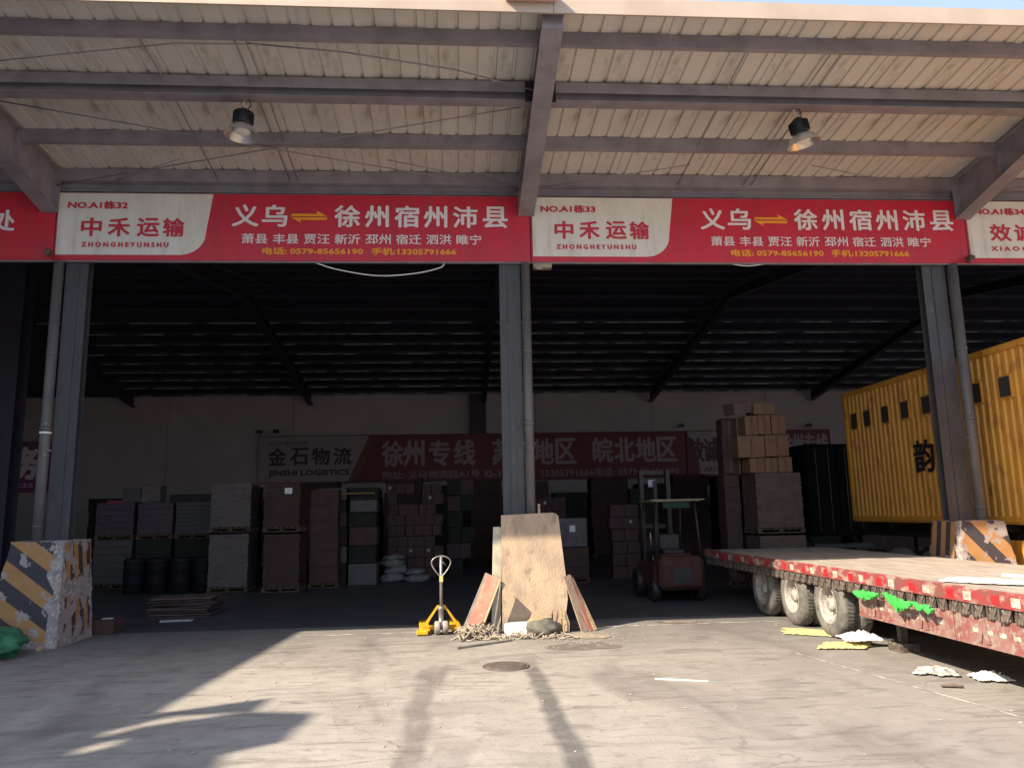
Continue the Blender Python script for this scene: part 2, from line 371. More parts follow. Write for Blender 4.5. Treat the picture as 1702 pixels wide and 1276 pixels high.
def blotch(cx, cyy, rx, ry, seed, z=.004, n=40):
    rr = random.Random(seed); ph = [rr.uniform(0, 6.28) for _ in range(6)]
    vs = [(cx, cyy, z)]
    for k in range(n):
        a = 2*math.pi*k/n; q = 1+sum(.11/(j+1)*math.sin((j+2)*a+ph[j]) for j in range(6))*1.4
        vs.append((cx+rx*q*math.cos(a), cyy+ry*q*math.sin(a), z))
    return vs, [(0, 1+k, 1+(k+1) % n) for k in range(n)]
g = MB(); g.add(*blotch(1.85, 11.85, .48, .38, 3)); kind(g.build('oil_stain', mat('oil_stain_ground', (.13, .11, .10), (.2, .175, .155), .8, scale=5)))
g = MB(); g.add(*blotch(3.95, 13.98, .42, .2, 5, .008)); kind(g.build('sawdust_stain', stainm))
g = MB(); g.add(*blotch(2.1, 12.75, .30, .3, 9, .009)); kind(g.build('sawdust_stain', mat('sawdust', (.42, .33, .22), (.24, .21, .18), .9, scale=9, mix=(.35, .55))))

# ------------------------------------------------------------------ the warehouse
ROOF = lambda y: 8.37+.093*(13.69-y)            # underside of the canopy sheets
BAYX = [-26.9, -15.97, -7.33, 1.33, 9.98, 18.62, 27.26, 34.7]
COLX = [-24.1, -15.5, -6.84, 1.005, 9.335, 18.2, 26.8]
wh = thing('warehouse', 'long steel framed logistics warehouse with a cream canopy roof, open along its front', 'building')
# ribbed canopy sheets, .87 m cover, one mesh shared by all
PW = .87
def rib_sheet(w_, y0, y1, z0, z1, ribs, th=.012, rw=.028, rh=.034):
    prof = [(0, 0)]
    for k in range(ribs):
        c = (k+.5)*w_/ribs
        prof += [(c-rw*1.1, 0), (c-rw*.55, rh), (c+rw*.55, rh), (c+rw*1.1, 0)]
    prof += [(w_+.02, 0)]
    top = [(x, z+th) for x, z in reversed(prof)]
    p = prof+top; n = len(p); b = MB()
    vs = [(x, y0, z0+z) for x, z in p]+[(x, y1, z1+z) for x, z in p]
    fs = [(i, i+n, (i+1) % n+n, (i+1) % n) for i in range(n)]
    h = len(prof)
    for o in (0, n):
        for i in range(h-1): fs.append((o+i, o+i+1, o+n-2-i, o+n-1-i))
    b.add(vs, fs); return b
sm = rib_sheet(PW, 9.24, 13.95, ROOF(9.24), ROOF(13.95), 3).mesh('roof_sheet', sheet)
k = 0; x = -26.5
while x < 33:
    inst('roof_sheet', sm, wh, (x, 0, .016*(k % 2)+.0)); x += PW; k += 1
# fascia trim along the canopy's outer edge, one length per bay, and a gutter box
for a, b in zip(BAYX, BAYX[1:]):
    g = MB(); g.prism([(9.17, 8.56), (9.20, 8.56), (9.20, 8.74), (9.30, 8.76), (9.30, 8.84), (9.17, 8.80)], a+.004, b-.004, 'x')
    g.build('fascia', fascia_m, wh)
g = MB(); g.box(.68, 1.36, 9.02, 9.165, 8.70, 8.83, ch=.012); g.box(.72, 1.32, 9.00, 9.17, 8.832, 8.86)
g.build('gutter_box', mat('pink_faded_trim', (.5, .33, .27), (.42, .27, .22), .6, scale=4), wh)
# canopy purlins, one length per bay
def zp(a, b, y, h, fl, lip=.02):
    g = MB(); zt = ROOF(y)-.004
    g.prism([(y-.006, zt), (y, zt), (y, zt-h+.006), (y+fl, zt-h+.006), (y+fl, zt-h+lip), (y+fl+.006, zt-h+lip), (y+fl+.006, zt-h), (y-.006, zt-h)], a, b, 'x')
    return g
for a, b in zip(BAYX[1:], BAYX[2:]):
    zp(a+.07, b-.07, 9.82, .20, .08).build('purlin', steel, wh)
    zp(a+.07, b-.07, 12.42, .22, .11).build('purlin', steel, wh)
    zp(a+.07, b-.07, 13.66, .24, .09).build('purlin', steel, wh)
    # heavier H-section strut at mid canopy
    g = MB(); zt = ROOF(11.1)-.03
    g.box(a+.075, b-.075, 10.93, 11.17, zt-.012, zt); g.box(a+.075, b-.075, 11.045, 11.055, zt-.25, zt-.012); g.box(a+.075, b-.075, 10.94, 11.17, zt-.262, zt-.25)
    g.box(a+.09, b-.09, 10.90, 10.915, zt-.15, zt+.02)
    g.build('strut', steel, wh)
    # eaves beam just above the signs
    g = MB(); g.box(a+.005, b-.005, 13.80, 13.95, 7.98, 8.12); g.box(a+.005, b-.005, 13.735, 13.99, 7.955, 7.978); g.box(a+.005, b-.005, 13.76, 13.96, 8.122, 8.30)
    g.build('eaves_beam', steel, wh)
# sag rods between purlins
for a in BAYX[1:-1]:
    for dx in (2.95, 4.25, 4.40):
        g = MB(); g.tube([(a+dx, 9.8, ROOF(9.8)-.1), (a+dx+random.uniform(-.02, .02), 11.1, ROOF(11.1)-.1), (a+dx, 13.72, ROOF(13.72)-.2)], .011, 5); g.build('sag_rod', steel, wh)
# tapered cantilever rafters
def rafter(xc):
    g = MB(); y0, y1 = 9.36, 13.68
    zt0, zt1 = ROOF(y0)-.02, ROOF(y1)-.02; zb0, zb1 = 8.47, 7.53
    g.prism([(y0, zb0), (y0, zt0), (y1, zt1), (y1, zb1)], xc-.006, xc+.006, 'x')
    g.prism([(y0, zb0-.014), (y0, zb0), (y1, zb1), (y1, zb1-.014)], xc-.15, xc+.15, 'x')
    g.prism([(y0, zt0), (y0, zt0+.014), (y1, zt1+.014), (y1, zt1)], xc-.12, xc+.12, 'x')
    g.box(xc-.145, xc+.145, 13.66, 13.68, 7.54, zt1)
    g.box(xc-.145, xc+.145, y0-.012, y0, zb0-.014, zt0+.014)
    for yy in (11.1, 12.4):
        tt = (yy-y0)/(y1-y0); g.box(xc-.12, xc+.12, yy-.005, yy+.005, zb0+(zb1-zb0)*tt, ROOF(yy)-.03)
    return g
for x in BAYX[1:-1]: rafter(x).build('rafter', steel, wh)
# gusset plates where the strut meets the rafters
for x in BAYX[1:-1]:
    for s in (-1, 1):
        g = MB(); X0, X1 = (x+s*.08, x+s*.24) if s > 0 else (x-.24, x-.08)
        g.box(X0, X1, 10.89, 10.90, ROOF(11)-.36, ROOF(11)-.02); g.box(X0+.03, X1-.03, 10.86, 10.889, ROOF(11)-.2, ROOF(11)-.14)
        for q in range(3): g.box(X0+.02+.05*q, X0+.035+.05*q, 10.85, 10.889, ROOF(11)-.31, ROOF(11)-.285)
        g.build('gusset', black, wh)
# crossed brace rods and sagging cables under the canopy
def rod(p, r=.011, n=6): g = MB(); g.tube(p, r, n); return g.build('brace_rod', steel, wh)
def bay_rods(x0, x1):
    rod([(x0+.1, 11.35, 8.42), ((x0+x1)/2, 12.5, 8.20), (x1-.12, 13.62, 8.02)])
    rod([(x0+.1, 13.62, 8.02), ((x0+x1)/2, 12.42, 8.21), (x1-.12, 11.25, 8.40)])
rod([(-7.2, 10.62, 8.50), (-5.5, 10.3, 8.52), (-3.9, 10.02, 8.54), (-2.7, 9.98, 8.53)], .009)
rod([(-2.9, 9.98, 8.54), (-1.6, 10.15, 8.55), (0, 10.45, 8.50), (1.2, 10.8, 8.40)], .012)
rod([(.55, 10.64, 8.45), (.62, 10.65, 8.445)], .03)
bay_rods(-7.33, 1.33); bay_rods(-15.97, -7.33)
rod([(-6.2, 13.66, 8.14), (-4.8, 12.9, 8.22)], .008); rod([(-1.2, 12.9, 8.24), (1.0, 13.66, 8.14)], .008)
rod([(1.7, 13.66, 8.10), (4.3, 12.9, 8.22)], .009); rod([(6.6, 12.9, 8.24), (9.6, 13.66, 8.10)], .009)
bay_rods(9.98, 18.62)
# columns, each with its downpipe
def column(xc, pipe_side):
    g = MB(); h = 7.95; hw = .195 if xc < 9 else .235
    g.box(xc-hw, xc+hw, 13.80, 13.815, 0, h); g.box(xc-.006, xc+.006, 13.815, 13.98, 0, h); g.box(xc-hw, xc+hw, 13.98, 13.995, 0, h)
    g.box(xc-.05, xc+.05, 13.785, 13.80, 0, h-1.4)
    o = g.build('column', colm, wh)
    pr = .085 if xc < 9 else .10; px = xc+pipe_side*(hw+.01+pr)
    g = MB(); g.tube([(px, 13.74, .02), (px, 13.74, 6.60)], pr, 16)
    for z in (1.9, 4.9): g.tube([(px, 13.74, z), (px, 13.74, z+.05)], pr+.008, 16)
    g.tube([(px, 13.74, 3.55), (px, 13.74, 3.63)], pr+.01, 16)
    o2 = g.build('downpipe', pipem, wh)
    g = MB(); g.box(px-.10, px+.10, 13.83, 13.85, 3.2, 3.23); g.box(px-.1, px-.09, 13.66, 13.83, 3.2, 3.23); g.box(px+.09, px+.1, 13.66, 13.83, 3.2, 3.23)
    g.build('pipe_clip', steel, o2)
    return o2, px
for i, x in enumerate(COLX):
    pp, px = column(x, -1 if i == 2 else 1)
    if i == 2:
        g = MB(); g.tube([(px, 13.74, 3.50), (px, 13.74, 3.535)], .099, 16); g.build('tape_band', wht, pp)
# hall roof: front slope up, back slope down, one long sheet per bay
YB = 38.75
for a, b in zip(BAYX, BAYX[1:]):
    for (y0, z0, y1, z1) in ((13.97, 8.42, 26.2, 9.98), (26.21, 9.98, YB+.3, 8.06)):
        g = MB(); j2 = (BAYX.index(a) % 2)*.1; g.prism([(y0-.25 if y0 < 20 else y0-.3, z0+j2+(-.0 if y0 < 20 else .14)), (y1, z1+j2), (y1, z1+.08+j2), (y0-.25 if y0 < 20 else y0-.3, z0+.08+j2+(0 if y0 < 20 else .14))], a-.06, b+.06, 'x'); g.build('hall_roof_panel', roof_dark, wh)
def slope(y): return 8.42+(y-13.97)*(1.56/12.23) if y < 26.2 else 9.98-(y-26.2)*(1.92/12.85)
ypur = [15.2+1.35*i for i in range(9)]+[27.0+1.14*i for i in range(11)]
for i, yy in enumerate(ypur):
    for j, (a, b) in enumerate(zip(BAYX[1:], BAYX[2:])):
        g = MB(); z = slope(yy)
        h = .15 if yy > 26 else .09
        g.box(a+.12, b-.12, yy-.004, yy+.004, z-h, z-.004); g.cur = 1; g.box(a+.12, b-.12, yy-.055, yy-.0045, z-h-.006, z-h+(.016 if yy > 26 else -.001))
        g.build('hall_purlin', [steel_in, purl_streak if yy > 29 else steel_in], wh)
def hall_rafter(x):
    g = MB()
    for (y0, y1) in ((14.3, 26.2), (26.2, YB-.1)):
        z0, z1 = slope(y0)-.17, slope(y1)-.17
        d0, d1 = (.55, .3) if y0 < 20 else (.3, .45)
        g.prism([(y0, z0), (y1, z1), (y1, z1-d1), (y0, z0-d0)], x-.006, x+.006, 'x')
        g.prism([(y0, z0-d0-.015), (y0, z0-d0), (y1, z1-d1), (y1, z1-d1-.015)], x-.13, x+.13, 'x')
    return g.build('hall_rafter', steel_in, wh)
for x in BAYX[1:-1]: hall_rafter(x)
# back wall built of tall panels, its frame posts, end walls
for i in range(10):
    xa = -26.5+6.1*i
    g = MB(); g.box(xa+.008, xa+6.092, YB, YB+.12, 0, 8.02, ch=.004); g.build('wall_panel', wallm, wh)
g = MB(); g.box(-26.5, 34.4, YB+.124, YB+.2, 0, 8.25); g.build('outer_skin', wallm, wh)
g = MB(); g.box(-26.5, 34.4, YB-.02, YB+.1, 8.03, 8.2); g.build('wall_flashing', steel_in, wh)
for x in (1.03,):
    g = MB(); g.box(x-.42, x+.42, YB-.32, YB-.002, 0, 7.95); g.build('wall_post', steel_in, wh)
for x in (-26.6, 34.5):
    g = MB(); g.box(x-.1, x+.1, 14, YB+.1, 0, 10.1); g.build('end_wall', wallm, wh)
for x in (-11.55,):
    g = MB(); g.box(x-.36, x+.36, 20.0, 20.015, 0, 9.1); g.box(x-.01, x+.01, 20.015, 20.5, 0, 9.1); g.box(x-.36, x+.36, 20.5, 20.515, 0, 9.1); g.build('hall_post', steel_in, wh)

# ------------------------------------------------------------------ sign boards over the bays
def board(x0, w_, label, cut=None):
    t = thing('signboard', label, 'signboard', (x0, 13.70, 0))
    g = MB(); n = 4; pw = w_/n
    g.box(.004, w_-.004, 0, .07, 6.63, 7.915, ch=.006); g.build('panel', red, t)
    g = MB()
    for z in (6.62, 7.92): g.box(0, w_, .012, .085, z-.012, z+.006)
    g.box(0, .003, .0, .08, 6.63, 7.9); g.build('frame', steel, t)
    return t
def white_panel(t):
    p = [(.03, 6.73)]
    p += [(2.20, 6.73)]
    for i in range(9):
        a = R(-90+i*9.2); p.append((2.20+.46*math.cos(a), 7.16+.43*math.sin(a)))
    p += [(2.66, 7.22), (2.755, 7.90), (.03, 7.90)]
    g = MB(); g.prism(p, -.012, -.001, 'y'); g.build('white_panel', white, t)
TY = -.018
def shipper(t, no, dx=0):
    text('NO.A1栋%s' % no, .2, 1.24, 7.60, 7.745, TY-.002, lett_r, t, .05)
    for ch, a, b in (('中', .46, .80), ('禾', .93, 1.30), ('运', 1.44, 1.82), ('输', 1.90, 2.26)):
        text(ch, a, b, 7.08, 7.42, TY-.002, lett_r, t, .03)
    text('Z H O N G H E Y U N S H U', .48, 2.0, 6.875, 6.96, TY-.002, lett_r, t, .07)
    o = dx
    for ch, a, b in (('义', 3.12, 3.58), ('乌', 3.66, 4.10), ('徐', 4.98, 5.43), ('州', 5.54, 5.96), ('宿', 6.09, 6.53), ('州', 6.63, 7.05), ('沛', 7.18, 7.62), ('县', 7.74, 8.19)):
        text(ch, a+o, b+o, 7.29, 7.70, TY+.010, lett_w, t, .028)
    g = MB()
    g.prism([(4.17+o, 7.49), (4.68+o, 7.49), (4.66+o, 7.585), (4.84+o, 7.49), (4.84+o, 7.475), (4.84+o, 7.455), (4.17+o, 7.455)][:1] + [(4.84+o, 7.487), (4.64+o, 7.60), (4.655+o, 7.535), (4.19+o, 7.535)], TY+.004, -.001, 'y')
    g.prism([(4.84+o, 7.465), (4.17+o, 7.465), (4.36+o, 7.36), (4.345+o, 7.417), (4.82+o, 7.417)], TY+.004, -.001, 'y')
    g.build('arrow', lett_y, t)
    x = 3.30+o
    for wd in ('萧县', '丰县', '贾汪', '新沂', '邳州', '宿迁', '泗洪', '睢宁'):
        text(wd, x, x+.46, 6.955, 7.145, TY+.010, lett_w, t, .016); x += .562
    text('电话: 0579-85656190', 3.68+o, 5.50+o, 6.75, 6.88, TY+.010, lett_y, t, .05)
    text('手机:13205791666', 5.66+o, 7.22+o, 6.75, 6.88, TY+.010, lett_y, t, .05)
t = board(-15.86, 8.625, 'red signboard at the left edge of the photo, only its last white character in view')
text('处', 7.52, 7.92, 7.17, 7.56, TY+.010, lett_w, t, .028)
t = board(-7.22, 8.62, 'red and white signboard numbered A1 32 over the left bay'); white_panel(t); shipper(t, '32')
t = board(1.415, 8.615, 'red and white signboard numbered A1 33 over the right bay'); white_panel(t); shipper(t, '33', .17)
t = board(10.045, 8.60, 'red and white signboard numbered A1 34, cut off by the right edge of the photo'); white_panel(t)
text('NO.A1栋34', .2, 1.24, 7.62, 7.765, TY-.002, lett_r, t, .05)
for ch, a, b in (('效', .48, .90), ('诚', .99, 1.38), ('物', 1.5, 1.88), ('流', 1.98, 2.36)): text(ch, a, b, 7.08, 7.42, TY-.002, lett_r, t, .03)
text('X I A O C H E N G', .46, 1.9, 6.875, 6.965, TY-.002, lett_r, t, .07)

# small security cameras under the sign joints, fixing bracket, cables
def seccam(loc, label, rz):
    t = thing('security_camera', label, 'security camera', loc, rz, 'security cameras at the sign corners')
    g = MB(); g.box(-.03, .03, -.02, .02, -.1, .02); g.box(-.012, .012, -.16, .0, -.05, -.03); g.build('bracket', grime, t)
    g = MB(); M = Matrix.Translation((0, -.16, -.06)) @ Euler((R(25), 0, 0)).to_matrix().to_4x4()
    g.box(-.045, .045, -.11, .09, -.035, .045, M, ch=.01); g.build('housing', grime, t)
    g = MB(); g.lathe([(0, -.112), (.028, -.112), (.028, -.105)], 12, M @ Euler((R(90), 0, 0)).to_matrix().to_4x4() @ Matrix.Translation((0, 0, 0))); g.build('lens', black, t)
seccam((-7.28, 13.66, 6.78), 'small grimy security camera under the left end of the sign numbered 32', R(20))
seccam((9.99, 13.66, 6.74), 'small grimy security camera between the signs numbered 33 and 34', R(-20))
def cable(name, pts, r, m, label, cat='cable'):
    g = MB(); P = [Vector(p) for p in pts]; out = []
    for i in range(len(P)-1):
        p0 = P[max(i-1, 0)]; p1 = P[i]; p2 = P[i+1]; p3 = P[min(i+2, len(P)-1)]
        for k in range(6):
            t = k/6; out.append(.5*((2*p1)+(-p0+p2)*t+(2*p0-5*p1+4*p2-p3)*t*t+(-p0+3*p1-3*p2+p3)*t*t*t))
    out.append(P[-1]); g.tube(out, r, 6); o = g.build(name, m); tag(o, label, cat); return o
cable('hanging_cable', [(-2.60, 13.76, 6.62), (-2.2, 13.8, 6.50), (-1.45, 13.8, 6.38), (-.75, 13.8, 6.43), (-.30, 13.8, 6.54), (-.22, 13.76, 6.62)], .011, wht, 'white cable sagging below the left bay sign')
cable('hanging_cable', [(5.2, 13.76, 6.63), (5.6, 13.78, 6.585), (6.0, 13.76, 6.63)], .010, wht, 'short white cable dipping just below the right bay sign')
cable('ceiling_cable', [(-4.6, 14.3, 6.75), (-4.2, 16.2, 6.95), (-3.8, 18.4, 7.1), (-3.6, 21, 7.1)], .007, steel_in, 'thin pale cable hanging inside the hall under the roof, left bay')
g = MB(); g.box(1.45, 1.80, 13.74, 13.90, 6.53, 6.617, ch=.01); g.box(1.5, 1.62, 13.72, 13.76, 6.49, 6.56); tag(g.build('junction_box', mat('dusty_box', (.36, .31, .25), (.25, .2, .16), .7)), 'dusty junction box just under the sign beside the middle column', 'junction box')

# high bay lamps
def lamp(x, y, z, tilt, label):
    t = thing('high_bay_lamp', label, 'lamp', (x, y, z), 0, 'high bay lamps under the canopy'); t.rotation_euler = (R(tilt[0]), R(tilt[1]), 0)
    g = MB(); g.lathe([(.265, -.30), (.262, -.30), (.255, -.285), (.20, -.19), (.13, -.13), (.09, -.125), (.09, -.13), (.125, -.14), (.195, -.2), (.25, -.29), (.265, -.30)], 40)
    g.build('reflector', alum, t)
    g = MB(); g.lathe([(0, .14), (.05, .14), (.10, .10), (.135, .08), (.135, -.10), (.11, -.125), (0, -.125)], 24); b = g.build('housing', black, t)
    g = MB()
    for k in range(24):
        a = 2*math.pi*k/24; M = Matrix.Rotation(a, 4, 'Z'); g.box(.13, .155, -.003, .003, -.09, .07, M)
    g.build('cooling_fin', black, b)
    g = MB(); g.lathe([(0, -.26), (.08, -.262), (.12, -.24), (.12, -.2), (0, -.2)], 20); g.build('lens', wht, t)
    g = MB(); pts = [(0, 0, .14), (0, 0, .17), (.03, 0, .19), (.035, 0, .225), (0, 0, .245), (-.02, 0, .23), (-.015, 0, .20)]; g.tube(pts, .01, 6)
    g.tube([(-.045, 0, .30), (0, 0, .245), (.0, 0, .30), (-.04, 0, .36)], .008, 6); g.box(-.06, .0, -.02, .02, .34, .39); g.build('hook', alum, t)
    g = MB(); g.tube([(.05, 0, .12), (.10, 0, .2), (.08, 0, .28), (.02, 0, .33), (-.02, 0, .37)], .008, 6); g.build('power_cable', black, t)
    return t
lamp(-3.22, 11.08, 8.02, (0, 2), 'left of two high bay lamps, silver bell reflector hanging from the canopy')
lamp(5.52, 11.08, 8.02, (4, -13), 'right of two high bay lamps, its reflector tilted and catching the sun')

# ------------------------------------------------------------------ signs on the back wall
t = thing('wall_sign', 'long dark red sign with pale route lettering on the back wall', 'sign', (0, 38.3, 0))
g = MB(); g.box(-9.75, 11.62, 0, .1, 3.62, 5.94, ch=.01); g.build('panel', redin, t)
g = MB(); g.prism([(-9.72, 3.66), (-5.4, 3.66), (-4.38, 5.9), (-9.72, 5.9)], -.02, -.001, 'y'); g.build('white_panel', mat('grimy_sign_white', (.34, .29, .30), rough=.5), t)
g = MB(); g.prism([(-5.38, 3.66), (-5.02, 3.66), (-3.98, 5.9), (-4.36, 5.9)], -.03, -.001, 'y'); g.build('orange_band', mat('old_orange_vinyl', (.14, .06, .03), rough=.5), t)
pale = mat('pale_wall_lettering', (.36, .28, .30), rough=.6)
for ch, a in zip('徐州专线', (-3.72, -2.68, -1.4, -.15)): text(ch, a, a+1.0, 4.38, 5.62, -.012, pale, t, .03)
for ch, a in zip('苏北地区', (1.75, 2.8, 3.82, 4.95)): text(ch, a, a+.98, 4.38, 5.62, -.012, pale, t, .03)
for ch, a in zip('皖北地区', (6.85, 7.95, 9.05, 10.15)): text(ch, a, a+.98, 4.42, 5.62, -.012, pale, t, .03)
text('地址: 义乌物流园A1号 32-33号', -3.72, 2.9, 3.74, 4.14, -.012, pale, t, .01)
text('13205791666电话: 0579-85656190', 4.2, 11.2, 3.72, 4.12, -.012, pale, t, .01)
for ch, a in zip('金石物流', (-9.25, -8.2, -7.15, -6.1)): text(ch, a, a+.85, 4.5, 5.32, -.03, lett_k, t, .03)
text('JINSHI LOGISTICS', -9.22, -5.35, 3.92, 4.24, -.03, lett_k, t, .06)
text('NO.A1栋32-33号', -9.25, -7.4, 5.48, 5.68, -.03, lett_k, t, .01)
t = thing('wall_sign', 'white panel sign with dark red lettering on the back wall, partly behind stacked cartons', 'sign', (0, 38.3, 0))
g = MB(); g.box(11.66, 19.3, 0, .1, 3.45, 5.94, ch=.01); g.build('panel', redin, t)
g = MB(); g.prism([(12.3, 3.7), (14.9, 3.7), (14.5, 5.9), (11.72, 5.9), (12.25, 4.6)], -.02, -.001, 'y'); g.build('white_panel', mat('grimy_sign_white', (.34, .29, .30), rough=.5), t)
for ch, a in zip('效诚物流', (11.75, 12.55, 13.45, 14.3)): text(ch, a, a+.78, 4.35, 5.55, -.03, lett_k, t, .03)
text('XIAOCHENG', 12.5, 14.2, 3.85, 4.1, -.03, lett_k, t, .02)
text('滁州专线', 16.6, 19.1, 4.6, 5.7, -.03, pale, t, .03)
t = thing('wall_sign', 'dark purple sign with big pale strokes at the far left behind the left column', 'sign', (0, 26.2, 0))
g = MB(); g.box(-14.55, -12.8, 0, .08, 2.95, 4.62, ch=.01); g.build('panel', mat('purple_sign', (.09, .012, .06), rough=.5), t)
text('务', -14.45, -13.75, 3.4, 4.4, -.012, pale, t, .05); text('225', -14.4, -13.85, 3.12, 3.25, -.012, pale, t, .01)
for i, (x, z) in enumerate(((-9.7, 6.12), (-8.9, 6.14), (11.4, 6.17), (18.1, 6.1))):
    t = thing('spotlight', ['small dark spotlight above the left end of the long back wall sign', 'second small dark spotlight from the left above the back wall sign', 'small dark spotlight above the right end of the long back wall sign', 'small dark spotlight on the back wall just left of the orange container'][i], 'spotlight', (x, 38.1, z), 0, 'spotlights over the back wall signs')
    g = MB(); g.box(-.14, .14, -.1, .06, -.06, .10, ch=.02); g.build('head', black, t)
    g = MB(); g.box(-.02, .02, .06, .55, -.02, .02); g.build('arm', black, t)

# ------------------------------------------------------------------ concrete plinths round the columns
def plinth(name, label, pts_bot, pts_top, h, mf, ms, seed):
    """pts: (x0,x1,y0,y1) at foot and at top"""
    t = thing(name, label, 'column plinth', (0, 0, 0), 0, 'striped concrete plinths round the columns')
    cx, cyy = (pts_bot[0]+pts_bot[1])/2, (pts_bot[2]+pts_bot[3])/2
    t.location = (cx, cyy, 0)
    bm = bmesh.new(); bmesh.ops.create_cube(bm, size=1)
    bmesh.ops.subdivide_edges(bm, edges=bm.edges[:], cuts=40, use_grid_fill=True)
    rr = random.Random(seed)
    from mathutils import noise as N
    for v in bm.verts:
        u, q, k = v.co.x+.5, v.co.y+.5, v.co.z+.5
        x0 = pts_bot[0]+(pts_top[0]-pts_bot[0])*k; x1 = pts_bot[1]+(pts_top[1]-pts_bot[1])*k
        y0 = pts_bot[2]+(pts_top[2]-pts_bot[2])*k; y1 = pts_bot[3]+(pts_top[3]-pts_bot[3])*k
        x = x0+(x1-x0)*u; y = y0+(y1-y0)*q; z = h*k
        edge = (u < .01 or u > .99) and (q < .01 or q > .99)
        nn = N.noise(Vector((x*4+seed, y*4, z*4)))
        a = .07 if edge else .012
        if edge: a = .05+.06*max(0, N.noise(Vector((seed, 1, z*3))))
        dx, dy = x-(x0+x1)/2, y-(y0+y1)/2
        x -= math.copysign(a*(abs(nn)), dx) if edge or u in (0, 1) else 0
        y -= math.copysign(a*(abs(nn)), dy) if edge or q in (0, 1) else 0
        if k > .98: z -= .05*abs(nn)
        v.co = (x-cx, y-cyy, z)
    bm.normal_update()
    me = bpy.data.meshes.new('block')
    for f in bm.faces:
        n = f.normal; f.material_index = 2 if (abs(n.z) > .7) else (0 if abs(n.y) > abs(n.x) else 1)
        # chipped strip up the leading edges and along the foot
        c = f.calc_center_median(); ex = min(abs(c.x+cx-pts_bot[0]), abs(c.x+cx-pts_bot[1])); ey = min(abs(c.y+cyy-pts_bot[2]), abs(c.y+cyy-pts_bot[3]))
        if (max(ex, ey) < .17+.16*N.noise(Vector((seed, 0, c.z*4)))) or c.z < .10+.08*N.noise(Vector((c.x*5, c.y*5, seed))): f.material_index = 2
        if abs(n.x) > .7 and .72+.1*N.noise(Vector((c.y*4, seed, 0))) < c.z < 1.05+.12*N.noise(Vector((c.y*5, 0, seed))): f.material_index = 2
        f.smooth = False
    bm.to_mesh(me); bm.free()
    for q in (mf, ms, concp): me.materials.append(q)
    o = link(bpy.data.objects.new('block', me)); o.parent = t
    return t
hz_f = hazard('hazard_front_left', 0, .74, .60, .05); hz_s = hazard('hazard_side_left', 1, 6.0, 1.7, .35, (.5, .6))
plinth('column_plinth', 'left concrete plinth in shade with amber and black diagonal stripes and a chipped corner', (-7.62, -6.44, 13.22, 14.5), (-7.30, -6.46, 13.28, 14.25), 1.69, hz_f, hz_s, 3)
hz_f2 = hazard('hazard_front_right', 0, 1.1, .66, .45, (.52, .6)); hz_s2 = hazard('hazard_side_right', 1, 7.0, 1.9, .1, (.6, .66))
plinth('column_plinth', 'right sunlit concrete plinth with striped paint behind the trailer deck', (8.86, 10.12, 13.30, 14.42), (8.98, 9.86, 13.38, 14.2), 1.69, hz_f2, hz_s2, 8)
plinth('column_plinth', 'middle concrete plinth hidden behind the big plywood board', (.60, 1.50, 13.42, 14.55), (.64, 1.46, 13.46, 14.5), 1.62, hz_f, hz_s, 5)

# ------------------------------------------------------------------ boards round the middle column
g = MB(); M = Matrix.Translation((0, 13.20, 0)) @ Euler((R(-6.5), 0, 0)).to_matrix().to_4x4()
prof = [(.72, .02), (.80, .005), (.95, .03), (1.2, .02), (1.45, .07), (1.50, .03), (1.56, .34), (1.60, .05), (1.70, .12), (1.74, .04), (1.84, .01), (1.85, .15), (1.80, .33), (1.84, .55), (1.82, .95), (1.79, 1.3), (1.74, 1.93), (1.70, 1.975), (1.64, 1.995), (1.2, 1.98), (.74, 1.965), (.735, 1.2), (.73, .6)]
g.prism(prof, -.009, .009, 'y', M)
t = thing('plywood_board', 'tall weathered plywood board with a ragged foot leaning on the middle column', 'board')
g.build('sheet', ply, t)
# delaminated veneer slivers at its foot
g = MB()
for i in range(12):
    x = random.uniform(1.48, 1.84); h = random.uniform(.12, .42); a = random.uniform(-.05, .05)
    M2 = M @ Matrix.Translation((x, -.014-random.uniform(0, .02), .02)) @ Euler((R(random.uniform(-3, 5)), random.uniform(-.12, .12), 0)).to_matrix().to_4x4()
    g.prism([(0, 0), (random.uniform(.02, .05), .01), (random.uniform(.02, .035), h*.6), (.008, h), (-.004, h*.5)], 0, .003, 'y', M2)
g.build('splinter', plyd, t)
g = MB(); M2 = Matrix.Translation((1.20, 13.05, 0)) @ Euler((R(-14), 0, 0)).to_matrix().to_4x4()
g.prism([(-.12, .0), (.30, .02), (.32, .28), (.1, .31), (-.02, .27), (-.12, .2)], 0, .012, 'y', M2)
tag(g.build('board_offcut', plyd), 'small torn plywood offcut at the foot of the big board', 'board')
g = MB(); M2 = Matrix.Translation((.60, 13.36, 0)) @ Euler((R(-2), R(2), 0)).to_matrix().to_4x4()
g.box(-.06, .10, 0, .022, 0, 1.76, M2, ch=.004); tag(g.build('narrow_board', mat('pale_board', (.55, .50, .38), (.4, .36, .28), .7, scale=8)), 'narrow pale board standing upright at the left of the big plywood board', 'board')
g = MB(); g.tube([(1.46, 13.66, 0), (1.43, 13.68, 2.14)], .024, 8); tag(g.build('wooden_pole', plyd), 'thin pale wooden pole standing behind the big board beside the downpipe', 'pole')
